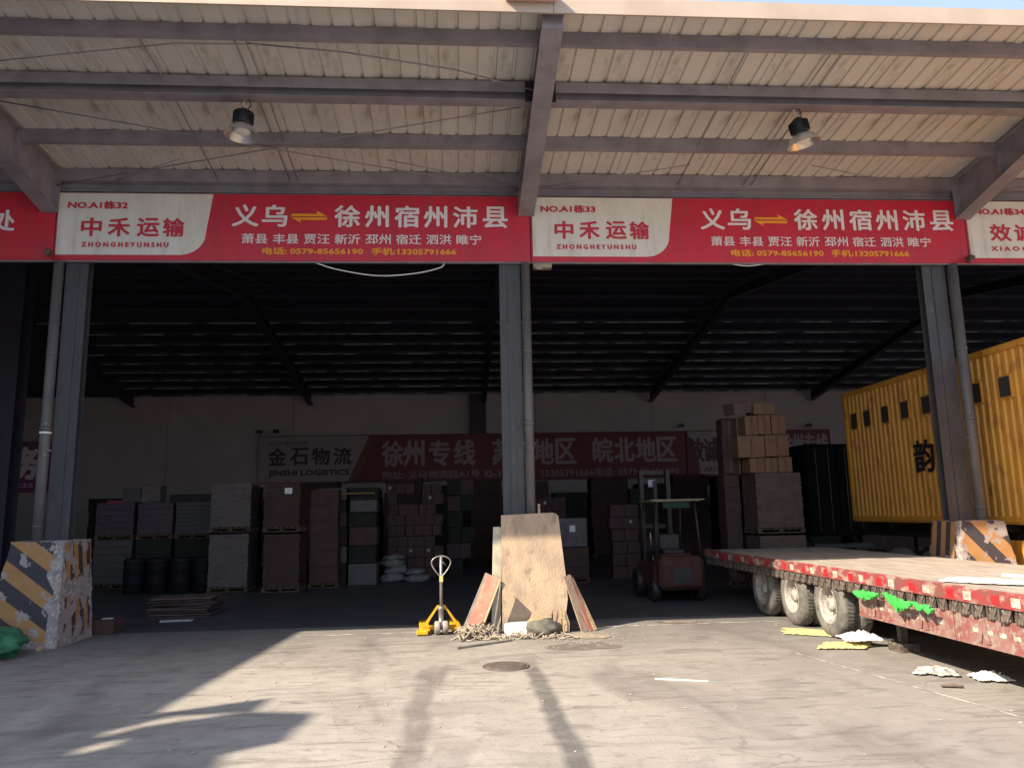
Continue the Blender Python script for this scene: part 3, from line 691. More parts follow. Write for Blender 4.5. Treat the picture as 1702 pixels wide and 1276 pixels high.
# boards leaning on the plinth's left side
def lean(x_foot, x_top, z_top, y0, y1, th, m, name, label, cat='board', my=None):
    g = MB(); d = Vector((x_top-x_foot, 0, z_top)); L_ = d.length; d.normalize(); nrm = Vector((-d.z, 0, d.x))
    vs = []
    for y in (y0, y1):
        for (s_, q) in ((0, 0), (L_, 0), (L_, th), (0, th)):
            p = Vector((x_foot, y, 0))+d*s_+nrm*q; vs.append(p)
    mn = min(v.z for v in vs); vs = [v-Vector((0, 0, mn)) for v in vs]
    g.add(vs, [(0, 1, 2, 3), (7, 6, 5, 4), (0, 4, 5, 1), (1, 5, 6, 2), (2, 6, 7, 3), (3, 7, 4, 0)])
    return tag(g.build(name, m), label, cat)
def plank(foot, top, w_, th, nrm, m, name, label, cat='board'):
    f, t_ = Vector(foot), Vector(top); d = (t_-f); L_ = d.length; d.normalize(); n = Vector(nrm); n = (n-d*n.dot(d)).normalized(); s_ = d.cross(n)
    g = MB(); vs = [f+s_*(w_*a)+n*b+d*c for c in (0, L_) for b in (0, th) for a in (-.5, .5)]
    mn = min(v.z for v in vs); vs = [v-Vector((0, 0, mn-.002)) for v in vs]
    g.add(vs, [(0, 1, 3, 2), (4, 6, 7, 5), (0, 4, 5, 1), (2, 3, 7, 6), (0, 2, 6, 4), (1, 5, 7, 3)])
    return tag(g.build(name, m), label, cat)
plank((.22, 13.30, 0), (.60, 13.36, .88), .25, .018, (-.35, -.9, .2), redply, 'red_plank', 'worn red faced plank leaning on the left side of the middle column', 'plank')
plank((.345, 13.22, 0), (.705, 13.27, .87), .03, .03, (-.3, -.9, .2), plyd, 'wooden_batten', 'thin raw wooden batten along the right edge of the red plank', 'batten')
plank((.16, 13.52, 0), (.56, 13.55, .90), .22, .012, (-.35, -.9, .2), greyply, 'leaning_board', 'thin grey board leaning behind the red plank left of the middle column')
lean(.55, .695, .84, 12.93, 13.10, .012, greyply, 'leaning_board', 'dark grey board standing in shade between the red plank and the plywood')
plank((2.10, 13.22, 0), (1.83, 13.30, .90), .15, .015, (.5, -.8, .3), ply, 'leaning_board', 'innermost pale board of the three leaning right of the middle column')
plank((2.22, 13.27, 0), (1.88, 13.36, .91), .07, .015, (.5, -.8, .3), redply, 'leaning_board', 'middle red faced board of the three leaning right of the middle column')
plank((2.30, 13.30, 0), (1.93, 13.42, .86), .07, .015, (.5, -.8, .3), plyd, 'leaning_board', 'outermost raw wood board of the three leaning right of the middle column')
# white foam block and dark sack
g = MB(); g.box(.74, 1.13, 12.98, 13.14, 0, .21, ch=.02); tag(g.build('foam_block', foam), 'bright white foam block at the foot of the plywood board', 'foam block')
def lump(name, c, r, m, seed, n=3, flat=.0, amp=.25, fr=2.2):
    from mathutils import noise as N
    bm = bmesh.new(); bmesh.ops.create_icosphere(bm, subdivisions=n, radius=1)
    for v in bm.verts:
        d = v.co.normalized(); k = 1+amp*N.noise(d*fr+Vector((seed, seed*.7, 0)))+amp*.4*N.noise(d*fr*3+Vector((seed, 0, 0)))
        p = Vector((d.x*r[0]*k, d.y*r[1]*k, d.z*r[2]*k))
        if p.z < -r[2]*.75: p.z = -r[2]*.75
        v.co = p+Vector((0, 0, r[2]*.75))
    me = bpy.data.meshes.new(name)
    for f in bm.faces: f.smooth = True
    bm.to_mesh(me); bm.free(); me.materials.append(m)
    o = link(bpy.data.objects.new(name, me)); o.location = c; return o
tag(lump('dark_sack', (1.38, 12.88, 0), (.27, .16, .15), sack, 4, amp=.5, fr=3), 'crumpled dark sack in front of the plywood board', 'sack')
# rope heap
def ropes(n, x0, x1, y0, y1, zmax, seed):
    rr = random.Random(seed); g = MB()
    for i in range(n):
        cx, cyy = rr.uniform(x0, x1), rr.uniform(y0, y1); a, b = rr.uniform(.05, .19), rr.uniform(.04, .13); th = rr.uniform(0, 3.14); zz = rr.uniform(.015, zmax)*(1-abs((cx-(x0+x1)/2)/(x1-x0)))
        ph = rr.uniform(0, 6.28); pts = []
        for k in range(22):
            t = k/21*2*math.pi*rr.uniform(.98, 1.02)*1.1+ph
            q = 1+.18*math.sin(3*t+i)
            X = a*q*math.cos(t); Y = b*q*math.sin(t)
            pts.append((cx+X*math.cos(th)-Y*math.sin(th), cyy+X*math.sin(th)+Y*math.cos(th), max(.013, zz+.04*math.sin(2*t+i))))
        g.tube(pts, rr.uniform(.009, .013), 5)
    return g
tag(ropes(42, .0, .6, 12.75, 13.15, .2, 5).build('rope_heap', rope), 'tangled heap of pale rope at the foot of the red plank', 'rope')
tag(ropes(26, .62, 1.75, 12.55, 12.95, .07, 8).build('rope_heap', rope), 'loose strands of grey rope spread before the foam block and sack', 'rope')
g = MB(); g.prism([(-.02, 11.93), (.83, 12.50), (.81, 12.56), (-.05, 11.99)], .004, .03, 'z'); tag(g.build('flat_stick', greyply), 'long grey stick lying on the concrete in front of the rope', 'stick')

# ------------------------------------------------------------------ pallet jack, its handle towards the lens
t = thing('pallet_jack', 'yellow pallet jack with a steel loop handle parked left of the middle column', 'pallet jack', (-.30, 13.45, 0), R(4))
g = MB(); g.tube([(0, 0, .40), (0, -.03, 1.28)], .026, 8); g.build('handle_shaft', jackm, t)
g = MB(); pts = []
for k in range(25):
    a = 2*math.pi*k/25; x = .165*math.cos(a); z = .115*math.sin(a)
    if math.sin(a) < 0: x *= (1-.55*abs(math.sin(a))**1.3); z *= 1.95
    pts.append((x, -.035, 1.175+z))
g.tube(pts, .0125, 7, closed=True); g.tube([(.02, -.035, 1.2), (.08, -.05, 1.13)], .006, 5); g.build('loop_handle', jackm, t)
g = MB(); g.box(-.03, .03, -.055, -.02, .86, .96); g.build('label_plate', mat('yellow_label', (.6, .55, .2), rough=.5), t)
g = MB(); g.lathe([(0, .46), (.05, .46), (.06, .40), (.045, .38), (.045, .20), (.075, .18), (.075, .10), (0, .10)], 16, Matrix.Translation((0, .02, 0))); g.box(-.09, .09, -.04, .09, .17, .21); g.build('pump', mat('pump_steel', (.28, .26, .24), rough=.4, metal=.6), t)
for s in (-1, 1):
    g = MB(); g.lathe([(0, -.045), (.10, -.045), (.11, -.03), (.11, .03), (.10, .045), (0, .045)], 20, Matrix.Translation((s*.068, -.03, .112)), 'x'); g.build('wheel', mat('steering_wheel_poly', (.36, .33, .28), (.2, .18, .16), .6), t)
# A-frame legs and forks running away behind
for s in (-1, 1):
    g = MB(); g.prism([(s*.03, .47), (s*.065, .47), (s*.36, .07), (s*.31, .05)], .02, .06, 'y'); g.build('frame_arm', jacky, t)
    g = MB(); g.box(s*.27-.085, s*.27+.085, -.02, 1.12, .055, .095, ch=.01); g.box(s*.27-.085, s*.27-.078, .0, 1.1, .02, .055); g.box(s*.27+.078, s*.27+.085, .0, 1.1, .02, .055)
    if s < 0: g.box(-.42, -.22, -.12, .03, .015, .08, ch=.012)
    f = g.build('fork', jacky, t)
    g = MB(); g.lathe([(0, -.03), (.038, -.03), (.038, .03), (0, .03)], 12, Matrix.Translation((s*.27, 1.0, .038)), 'x'); g.build('load_roller', black, f)
g = MB(); g.box(-.30, .30, .10, .16, .06, .13, ch=.01); g.build('crosshead', jacky, t)

# ------------------------------------------------------------------ ground bits
def manhole(x, y, r, label):
    t = thing('manhole_cover', label, 'manhole cover', (x, y, 0))
    g = MB(); g.lathe([(0, .012), (r*.88, .012), (r*.88, .004)], 36); g.build('lid', manm, t)
    g = MB(); g.lathe([(r*.9, .004), (r*.9, .012), (r, .012), (r, .004)], 36); g.build('rim', manm, t)
    g = MB()
    for k in range(-4, 5):
        w_ = math.sqrt(max(0, (r*.82)**2-(k*r*.19)**2)); g.box(-w_, w_, k*r*.19-.012, k*r*.19+.012, .0125, .018)
    g.build('tread_bar', manm, t)
manhole(.61, 10.52, .31, 'round dirty manhole cover in the sunlit concrete in front of the middle column')
def litter(name, x, y, pts, m, label, cat='litter', h=.01, z0=.012, amp=.05, seed=1):
    from mathutils import noise as N
    bm = bmesh.new(); nx, ny = 34, 26; V = {}
    a, b, c, d = pts
    for i in range(nx+1):
        for j in range(ny+1):
            u, v = i/nx, j/ny
            uu = .5+(u-.5)*(1+.30*N.noise(Vector((seed, v*4, 1)))+.12*N.noise(Vector((seed, v*13, 3)))); vv = .5+(v-.5)*(1+.34*N.noise(Vector((u*4, seed, 2)))+.12*N.noise(Vector((u*14, seed, 5))))
            P_ = (Vector((*a, 0))*(1-uu)*(1-vv)+Vector((*b, 0))*uu*(1-vv)+Vector((*c, 0))*uu*vv+Vector((*d, 0))*(1-uu)*vv)
            q = Vector((P_.x*7+seed, P_.y*7, seed)); n = abs(N.noise(q)); n2 = abs(N.noise(q*2.3)); n3 = abs(N.noise(q*5.1))
            dome = math.sin(math.pi*min(max(u, 0), 1))*math.sin(math.pi*min(max(v, 0), 1))
            P_ += Vector((n2*.02, n*.02, amp*(.9*dome*(1.2-1.6*n)-.7*n2*dome-.35*n3+.25)+z0))
            P_.z = max(P_.z, z0*.4+.004); V[i, j] = bm.verts.new(P_)
    for i in range(nx):
        for j in range(ny): bm.faces.new((V[i, j], V[i+1, j], V[i+1, j+1], V[i, j+1]))
    r = bmesh.ops.extrude_face_region(bm, geom=bm.faces[:]); bmesh.ops.translate(bm, vec=(0, 0, h), verts=[q for q in r['geom'] if isinstance(q, bmesh.types.BMVert)])
    bmesh.ops.recalc_face_normals(bm, faces=bm.faces[:])
    for f in bm.faces: f.smooth = True
    me = bpy.data.meshes.new(name); bm.to_mesh(me); bm.free(); me.materials.append(m)
    o = link(bpy.data.objects.new(name, me)); o.location = (x, y, 0); return tag(o, label, cat)
litter('yellow_cloth', 5.3, 12.4, [(-.15, -.1), (.55, -.6), (.75, .0), (.1, .45)], yelcl, 'flat yellowish cloth on the ground under the middle wheel of the trailer', 'cloth', amp=.02, seed=2)
litter('yellow_cloth', 5.15, 11.0, [(-.12, -.08), (.55, -.18), (.9, .3), (.25, .42)], yelcl, 'yellow cloth on the ground beside the front wheel of the trailer', 'cloth', amp=.035, seed=3)
litter('white_bag', 5.56, 11.0, [(-.05, -.10), (.62, -.06), (.35, .32), (.02, .45)], foam, 'bright white folded bag lying on the yellow cloth by the trailer', 'bag', amp=.11, z0=.08, seed=5)
litter('plastic_film', 5.45, 9.15, [(-.1, .0), (.35, -.22), (.5, .12), (.2, .35)], litm, 'crumpled grey plastic film on the ground beside the trailer shadow', 'litter', amp=.06, seed=6)
litter('white_plastic_bag', 5.83, 8.78, [(0, -.12), (.38, -.22), (.42, .15), (.1, .2)], foam, 'crumpled white plastic bag on the ground at the right edge', 'bag', amp=.08, seed=7)
litter('paper_scrap', 5.28, 8.5, [(0, 0), (.22, -.06), (.24, -.02), (.05, .05)], kraft3, 'thin curled paper scrap on the ground below the white plastic bag', 'litter', amp=.02, seed=9)
g = MB(); g.prism([(2.33, 9.42), (2.9, 9.20), (2.9, 9.22), (2.33, 9.45)], .004, .016, 'z'); tag(g.build('pale_stick', foam), 'thin white strip lying on the open concrete', 'strip')
g = MB()
rr = random.Random(3)
for i in range(420):
    if i < 240: x, y = rr.uniform(-3, 6), rr.uniform(5.5, 14.5)
    else: x, y = rr.gauss(1.9, .5), rr.gauss(12.5, .35)
    s = rr.uniform(.004, .018); a = rr.uniform(0, 3.14); e = s*rr.uniform(.3, 1)
    M2 = Matrix.Translation((x, y, .003)) @ Matrix.Rotation(a, 4, 'Z'); g.box(-s, s, -e, e, 0, s*.3, M2)
o = g.build('scattered_debris', mat('pale_debris', (.5, .45, .38), (.3, .26, .2), .9, scale=60)); kind(o, 'stuff'); o['label'] = 'tiny scattered chips and scraps on the concrete'; o['category'] = 'debris'
# green tarpaulin heap, small carton at the left
tag(lump('green_tarpaulin', (-7.42, 12.45, 0), (.80, .62, .27), tarp, 12, 4, amp=.34, fr=2.2), 'heap of green tarpaulin at the left edge in front of the striped plinth', 'tarpaulin')
def carton(x0, x1, y0, y1, z0, z1, m, name='carton', ch=.006, rz=0):
    cx, cyy = (x0+x1)/2, (y0+y1)/2
    g = MB(); g.box(x0-cx, x1-cx, y0-cyy, y1-cyy, 0, z1-z0, ch=ch)
    o = g.build(name, m); o.location = (cx, cyy, z0); o.rotation_euler = (0, 0, rz); return o
tag(carton(-6.62, -6.15, 14.6, 15.0, 0.004, .25, kraft2), 'low brown carton on the floor behind the left striped plinth', 'carton')
litter('white_paper', -6.4, 14.7, [(0, 0), (.16, .02), (.15, .12), (-.02, .1)], foam, 'small white paper lying on the low brown carton', 'paper', amp=.005, z0=.255, seed=2)
g = MB(); g.box(-.04, .04, -.03, .03, 0, .07); o = g.build('wood_chip', plyd); o.location = (-6.6, 13.05, 0); tag(o, 'small wooden chip at the foot of the left striped plinth', 'wood chip')

# ------------------------------------------------------------------ red flatbed trailer
T = thing('flatbed_trailer', 'empty low red flatbed trailer with three axles, its side faded and dusty', 'trailer', (0, 0, 0))
g = MB(); g.box(5.80, 8.62, 1.6, 17.75, .80, .98); g.box(6.4, 6.6, 1.6, 17.7, .52, .80); g.box(7.85, 8.05, 1.6, 17.7, .52, .80); g.build('chassis', grime, T)
# deck boards run the length of the bed
bw = .28; nb = 10; me = None
for i in range(nb):
    x = 5.78+i*.2855; y = 1.6
    for j, (y0, y1) in enumerate(((1.6, 5.6), (5.606, 9.7), (9.706, 13.9), (13.906, 17.8))):
        g = MB(); g.box(x+.003, x+.2825, y0, y1, 1.0, 1.05+random.uniform(-.004, .004), ch=.004); g.build('deck_board', deckm, T)
# side rail in lengths with reflective patches and holes below
for s, X in ((-1, 5.70), (1, 8.66)):
    g = MB(); g.box(X-.03 if s < 0 else X, X+.03 if s < 0 else X+.06, 1.6, 17.8, .90 if s < 0 else .86, 1.075 if s < 0 else 1.03, ch=.008); rl = g.build('side_rail', tred, T)
    if s < 0:
        y = 2.3; i = 0
        while y < 17.5:
            g = MB(); g.box(5.664, 5.668, y, y+.13, .935, 1.03); g.build('reflector_patch', refl_w if i % 2 == 0 else refl_r, rl)
            y += .46 if i % 2 else .30; i += 1
# row of tie-down hooks under the rail
hm = MB(); hm.box(-.012, .012, -.005, .075, -.045, .045); hm.tube([(0, .0, .05), (-.02, 0, .0), (-.02, .02, -.05), (-.015, .07, -.055), (0, .08, -.01)], .011, 6)
hm.box(-.02, .03, .09, .11, -.06, .06); hook = hm.mesh('tie_hook', grime)
y = 2.0
while y < 17.6:
    if not any(abs(y-a) < -.1 for a in (11.9, 13.2, 14.5)): inst('tie_hook', hook, T, (5.69, y, .835), (0, random.uniform(-.15, .15), random.uniform(-.2, .2)), (1.2, 1.3, 1.25))
    y += .215
g = MB(); g.box(5.735, 5.79, 1.6, 17.7, .74, .985); g.build('hook_rail', grime, T)
# skirt panels ahead of the wheels
for y0, y1 in ((8.72, 10.86), (6.60, 8.70), (4.48, 6.58), (2.36, 4.46)):
    g = MB(); g.box(5.685, 5.70, y0, y1, .46, .775, ch=.003); g.box(5.665, 5.684, y0, y1, .46, .49); g.box(5.67, 5.684, y0+.02, y0+.06, .49, .77); g.box(5.67, 5.684, y1-.05, y1-.01, .49, .77)
    sk = g.build('skirt_panel', tred2, T)
    g = MB(); k = 0; yy = y0+.25
    while yy < y1-.3: g.box(5.681, 5.684, yy, yy+.10, .60, .645); yy += .21
    g.build('reflector_strip', refl_w, sk)
    for yy in (y0+.62, y1-.45):
        g = MB(); g.prism([(yy-.03, .765), (yy+.03, .765), (yy+.10, .50), (yy+.04, .50), (yy, .62), (yy-.04, .50), (yy-.1, .50)], 5.665, 5.676, 'x'); g.build('bracket', tred2, sk)
# wheels: tyre (dual width), rim, hub
def wheel(y, X, s, th=.52):
    M = Matrix.Translation((X, y, .49))
    g = MB(); r = .49; h0, h1 = (0, th) if s < 0 else (-th, 0)
    prof = [(.295, h0+.02), (.31, h0), (.40, h0-.004), (.46, h0+.015), (r, h0+.05), (r, h0+.205), (r-.012, h0+.215), (r-.07, h0+.245), (r-.07, h0+.275), (r-.012, h0+.305), (r, h0+.315), (r, h1-.05), (.46, h1-.015), (.40, h1), (.295, h1-.02)]
    g.lathe(prof, 44, M, 'x'); w_ = g.build('wheel', tyre, T)
    g = MB()
    for k in range(56):
        a = 2*math.pi*k/56; Mr = M @ Matrix.Rotation(a, 4, 'X')
        for q in (h0+.07, h0+.13, h1-.17, h1-.11): g.box(q, q+.045, -.011, .011, r-.001, r+.006, Mr)
    kind(g.build('tread_block', tyre, w_), 'stuff')
    g = MB(); f = h0 if s < 0 else h1; sg = 1 if s < 0 else -1
    g.lathe([(.30, f+sg*.02), (.290, f+sg*.005), (.265, f+sg*.01), (.255, f+sg*.05), (.245, f+sg*.16), (.20, f+sg*.175), (.135, f+sg*.14), (.12, f+sg*.12), (.0, f+sg*.12)], 36, M, 'x'); g.build('rim', rim, w_)
    g = MB(); g.lathe([(.105, f+sg*.13), (.10, f+sg*.05), (.08, f+sg*.03), (0, f+sg*.03)], 20, M, 'x')
    for k in range(8):
        a = 2*math.pi*k/8; c = (X+f+sg*.155, y+.16*math.cos(a), .49+.16*math.sin(a)); g.tube([(c[0]+sg*.01, c[1], c[2]), (c[0]-sg*.05, c[1], c[2])], .016, 6)
    g.build('hub', rim, w_)
for yy in (11.90, 13.20, 14.52): wheel(yy, 5.70, -1); wheel(yy, 8.68, 1)
for yy in (11.90, 13.20, 14.52):
    g = MB(); g.tube([(5.95, yy, .465), (8.4, yy, .465)], .06, 10); g.box(6.38, 6.62, yy-.45, yy+.45, .50, .58); g.build('axle', grime, T)
    g = MB(); pts = []
    for k in range(13):
        a = R(25+130*k/12); pts.append((yy+.52*math.cos(a), .42+.50*math.sin(a)))
    inner = [(yy+.505*math.cos(R(155-130*k/12)), .42+.485*math.sin(R(155-130*k/12))) for k in range(13)]
    g.prism(pts+inner, 5.74, 6.15, 'x'); g.build('mudguard', grime, T)
g = MB(); g.box(5.74, 8.62, 17.80, 17.84, .72, 1.04, ch=.01); g.box(5.9, 6.3, 17.84, 17.87, .78, .9); g.box(8.1, 8.5, 17.84, 17.87, .78, .9); g.build('tail_bumper', tred, T)
for x in (6.15, 8.2):
    g = MB(); g.box(x-.05, x+.05, 10.6, 10.7, .12, .75); g.box(x-.14, x+.14, 10.5, 10.8, .0, .12); g.build('support_leg', grime, T)
g = MB(); g.box(6.0, 8.5, .2, 1.6, 1.05, 1.35, ch=.02); g.box(6.2, 8.3, -.6, 1.6, 1.1, 1.22); g.build('gooseneck', tred, T)
g = MB()
for x in (6.3, 8.0): g.box(x, x+.12, 2.2, 2.34, 0, .8)
g.build('landing_leg', grime, T)
# green straps tied to the hooks, white sheets and tube on the deck
from mathutils import noise as NZ
def cloth_tie(pts, label, seed):
    rr = random.Random(seed); g = MB()
    for k in range(5):
        prev = None; rows = []; m_ = 26
        for i in range(m_+1):
            t_ = i/m_*(len(pts)-1); j = min(int(t_), len(pts)-2); f = t_-j
            y = pts[j][0]*(1-f)+pts[j+1][0]*f; z = pts[j][1]*(1-f)+pts[j+1][1]*f; w_ = (pts[j][2]*(1-f)+pts[j+1][2]*f)*rr.uniform(.9, 1.1)
            a = k*1.2+NZ.noise(Vector((t_*2.2, k*3.1, seed)))*2.4
            dy, dz = math.cos(a)*.3*w_, math.sin(a)*w_
            x = 5.60-.025*k*.5+.04*NZ.noise(Vector((t_*3, k, seed*2)))
            c = Vector((x, y, z)); rows.append((c+Vector((-.02, dy, dz)), c+Vector((-.035, 0, 0)), c-Vector((0.02, dy, dz*.9))))
        vs = [p for q in rows for p in q]+[p+Vector((.004, 0, .0)) for q in rows for p in q]; n = len(rows)*3
        fs = []
        for i in range(m_):
            for c in (0, 1):
                q = i*3+c; fs += [(q, q+1, q+4, q+3), (n+q, n+q+3, n+q+4, n+q+1)]
        g.add(vs, fs, True)
    tag(g.build('green_cloth_tie', grn), label, 'cloth', 'green cloth ties on the trailer')
cloth_tie([(10.72, .80, .02), (10.6, .78, .06), (10.42, .79, .07), (10.2, .80, .04), (10.12, .82, .02)], 'left bright green cloth tied under the trailer rail', 1)
cloth_tie([(9.95, .86, .02), (9.82, .81, .05), (9.66, .74, .085), (9.50, .76, .06), (9.32, .80, .02)], 'middle bright green cloth, the largest, tied under the trailer rail', 2)
cloth_tie([(9.30, .82, .015), (9.2, .76, .04), (9.08, .79, .03), (9.0, .75, .04), (8.90, .77, .015)], 'right small green cloth tied under the trailer rail', 3)
litter('white_sheet', 5.9, 9.5, [(-.05, -.3), (.65, -1.1), (.95, -.7), (.35, .1)], foam, 'long white sheet lying on the trailer deck', 'sheet', amp=.03, z0=1.06, h=.015, seed=4)
g = MB(); g.tube([(6.75, 9.3, 1.10), (6.95, 7.4, 1.10)], .04, 10); tag(g.build('white_tube', foam), 'white tube lying on the trailer deck at the right edge', 'tube')

# ------------------------------------------------------------------ orange container with a row of small windows
C0 = thing('shipping_container', 'big orange corrugated container box with a row of small square windows', 'container', (10.3, 0, 0))
y0, y1, z0, z1 = 7.4, 19.55, 1.62, 4.93
g = MB(); prof = []; y = y0; 
while y < y1-.1:
    prof += [(y, 0), (y+.075, 0), (y+.10, .036), (y+.165, .036), (y+.19, 0)]; y += .195
prof = [p for p in prof if p[0] <= y1]; n = len(prof)
vs = [(d, yy, z) for z in (z0+.12, z1-.10) for yy, d in prof]; g.add(vs, [(i, i+1, n+i+1, n+i) for i in range(n-1)])
back = [(d+.03, yy, z) for z in (z0+.12, z1-.10) for yy, d in prof]; g.add(back, [(i, i+1, n+i+1, n+i) for i in range(n-1)])
sw = g.build('side_wall', yell, C0)
g = MB(); g.box(-.03, .10, y0, y1, z1-.10, z1, ch=.01); g.box(-.03, .10, y0, y1, z0, z0+.12, ch=.01); g.box(-.035, .12, y1-.10, y1+.004, z0, z1+.003); g.build('frame_rail', yell, C0)
g = MB(); g.box(.12, 2.4, y1-.08, y1, z0, z1); g.box(.12, 2.4, y0, y0+.08, z0, z1); g.box(2.36, 2.44, y0, y1, z0, z1); g.box(.0, 2.44, y0, y1, z1, z1+.03); g.box(0, 2.44, y0, y1, z0-.03, z0-.001); g.build('shell', yell, C0)
for yy in (19.05, 18.42, 17.60, 16.78, 15.96, 15.14, 14.32, 13.50, 12.68, 11.86, 11.04, 10.22):
    g = MB(); g.box(-.03, .02, yy-.17, yy+.17, 3.93, 4.36); f = g.build('window_frame', yell, C0)
    g = MB(); g.box(-.034, -.031, yy-.145, yy+.145, 3.955, 4.335); g.build('pane', mat('vent_dark', (.045, .04, .04), rough=.6), f)
text('韵', 15.92, 16.62, 2.70, 3.40, -.008, black, C0, .03, ydir='x')
text('达', 14.98, 15.68, 2.70, 3.40, -.008, black, C0, .03, ydir='x')
text('B', 15.62, 15.84, 2.28, 2.55, -.008, black, C0, .02, ydir='x')
# running gear below it
g = MB(); g.box(.3, .5, 6.6, 19.4, 1.25, 1.58); g.box(1.9, 2.1, 6.6, 19.4, 1.25, 1.58)
for yy in (8, 10, 12, 14, 16, 18): g.box(.05, 2.35, yy, yy+.12, 1.45, 1.585)
g.build('underframe', black, C0)
for yy in (15.2, 16.5, 17.8):
    for X in (.02, 2.1):
        g = MB(); g.lathe([(.0, 0), (.28, .03), (.30, 0), (.46, .0), (.5, .04), (.5, .26), (.46, .3), (.3, .3), (0, .28)], 28, Matrix.Translation((X, yy, .5)), 'x'); g.build('wheel', tyre, C0)
    g = MB(); g.box(.2, 2.2, yy-.06, yy+.06, .44, .56); g.build('axle', black, C0)
g = MB(); g.box(.0, .04, 9.6, 14.4, .62, 1.30, ch=.01); g.build('side_guard', yell, C0)

# ------------------------------------------------------------------ dark lorry behind the container
t = thing('dark_lorry', 'dark lorry body standing deep in the hall between the carton stack and the orange container', 'lorry', (12.9, 25.4, 0))
g = MB(); g.box(-1.1, 1.15, 0, 6, 1.0, 4.1, ch=.06); g.build('cargo_body', navy, t)
for x in (-1.02, .02): 
    g = MB(); g.box(x, x+1.0, -.04, -.002, 1.1, 4.0, ch=.01); d = g.build('rear_door', navy, t)
    g = MB(); g.tube([(x+.28, -.07, 1.15), (x+.28, -.07, 3.95)], .02, 6); g.tube([(x+.72, -.07, 1.15), (x+.72, -.07, 3.95)], .02, 6); g.build('lock_rod', grime, d)
g = MB(); g.box(-1.0, 1.05, -.02, .1, .6, .75); g.build('bumper', black, t)
for x in (-.95, .75):
    g = MB(); g.lathe([(.0, 0), (.28, .03), (.46, .0), (.5, .04), (.5, .26), (.46, .3), (0, .28)], 20, Matrix.Translation((x, 1.2, .5)), 'x'); g.build('wheel', black, t)

# ------------------------------------------------------------------ forklift seen from behind
t = thing('forklift', 'dark forklift seen from behind with an orange counterweight and an overhead guard', 'forklift', (4.82, 16.6, 0))
g = MB(); g.box(-.50, .50, 0, .55, .28, .98, ch=.09); g.box(-.54, .54, .35, 1.9, .30, .78, ch=.03); g.box(-.36, .36, .40, 1.1, .78, 1.02, ch=.04); g.build('body', orng, t)
g = MB(); g.box(-.2, .2, -.012, .02, .42, .74); g.box(-.40, -.26, -.012, .02, .80, .88); g.box(.26, .40, -.012, .02, .80, .88); g.build('grille', black, t)
for s in (-1, 1):
    g = MB(); g.lathe([(0, 0), (.12, .03), (.16, 0), (.24, .0), (.27, .03), (.27, .17), (.24, .2), (0, .18)], 24, Matrix.Translation((s*.50-.1, .55, .27)), 'x'); g.build('wheel', black, t)
    g = MB(); g.lathe([(0, 0), (.16, .03), (.2, 0), (.30, .0), (.33, .03), (.33, .2), (.30, .23), (0, .2)], 24, Matrix.Translation((s*.55-.11, 1.75, .33)), 'x'); g.build('wheel', black, t)
    g = MB(); g.tube([(s*.50, .25, .95), (s*.44, .35, 2.18)], .028, 8); g.build('guard_post', black, t)
    g = MB(); g.tube([(s*.46, 1.75, .80), (s*.44, 1.45, 2.18)], .028, 8); g.build('guard_post', black, t)
g = MB()
for k in range(7): g.box(-.46, .46, .30+k*.19, .36+k*.19, 2.17, 2.20)
g.box(-.52, -.45, .22, 1.55, 2.165, 2.215); g.box(.45, .52, .22, 1.55, 2.165, 2.215); g.box(-.58, .62, .18, .24, 2.19, 2.215); g.build('overhead_guard', mat('guard_edge', (.2, .18, .12), rough=.5), t)
g = MB(); g.box(-.30, .30, .24, .30, 2.02, 2.15); g.build('guard_plate', hood, t)
g = MB(); g.box(-.24, .24, .95, 1.05, 1.0, 1.45, ch=.03); g.box(-.24, .24, .6, 1.05, 1.0, 1.12, ch=.03); g.build('seat', black, t)
g = MB()
for s in (-1, 1): g.box(s*.33-.05, s*.33+.05, 2.0, 2.14, .1, 2.95)
for z in (.5, 1.6, 2.9): g.box(-.38, .38, 2.14, 2.18, z-.05, z+.05)
g.box(-.04, .04, 2.0, 2.06, .3, 2.7); g.build('mast', black, t)
for s in (-1, 1):
    g = MB(); g.box(s*.25-.05, s*.25+.05, 2.25, 3.3, .08, .12); g.box(s*.25-.05, s*.25+.05, 2.22, 2.26, .08, .6); g.build('fork', black, t)
g = MB(); g.box(-.12, .06, 2.18, 2.2, 2.55, 2.72); g.build('plate', mat('pale_plate', (.5, .5, .6), rough=.5), t)
g = MB(); g.tube([(-.55, .5, 1.2), (-.56, .45, 1.5)], .02, 6); g.build('side_mirror', jackm, t)

# ------------------------------------------------------------------ cargo in the hall
def pallet_mesh():
    g = MB()
    for k in range(7): g.box(-.55+k*.165, -.44+k*.165, -.5, .5, .115, .14)
    for x in (-.5, 0, .5):
        for y in (-.42, 0, .42): g.box(x-.05, x+.05, y-.06, y+.06, .022, .09)
    for y in (-.42, 0, .42): g.box(-.55, .55, y-.05, y+.05, .09, .115)
    for y in (-.42, 0, .42): g.box(-.55, .55, y-.05, y+.05, 0, .022)
    return g.mesh('pallet', wood)
PM = pallet_mesh()
def load(x0, x1, y, z0, z1, m, label, group, layers=0, name='pallet_load', jit=.01, cat='pallet load', depth=1.0, film=True):
    cx = (x0+x1)/2; w_ = x1-x0; t = thing(name, label, cat, (cx, y+depth/2, z0), 0, group)
    inst('pallet', PM, t, (0, 0, 0), (0, 0, 0), (w_/1.1, depth, 1))
    h = z1-z0; n = layers or 4; a = .142; dz = (h-a)/n
    g = MB()
    for i in range(n):
        j = random.uniform(-jit, jit); k = random.uniform(-jit, jit)
        g.box(-w_/2+.02+j, w_/2-.02+j, -depth/2+.02+k, depth/2-.02+k, a+i*dz+.003, a+(i+1)*dz-.004)
    g.build('cargo_layers', m, t)
    return t
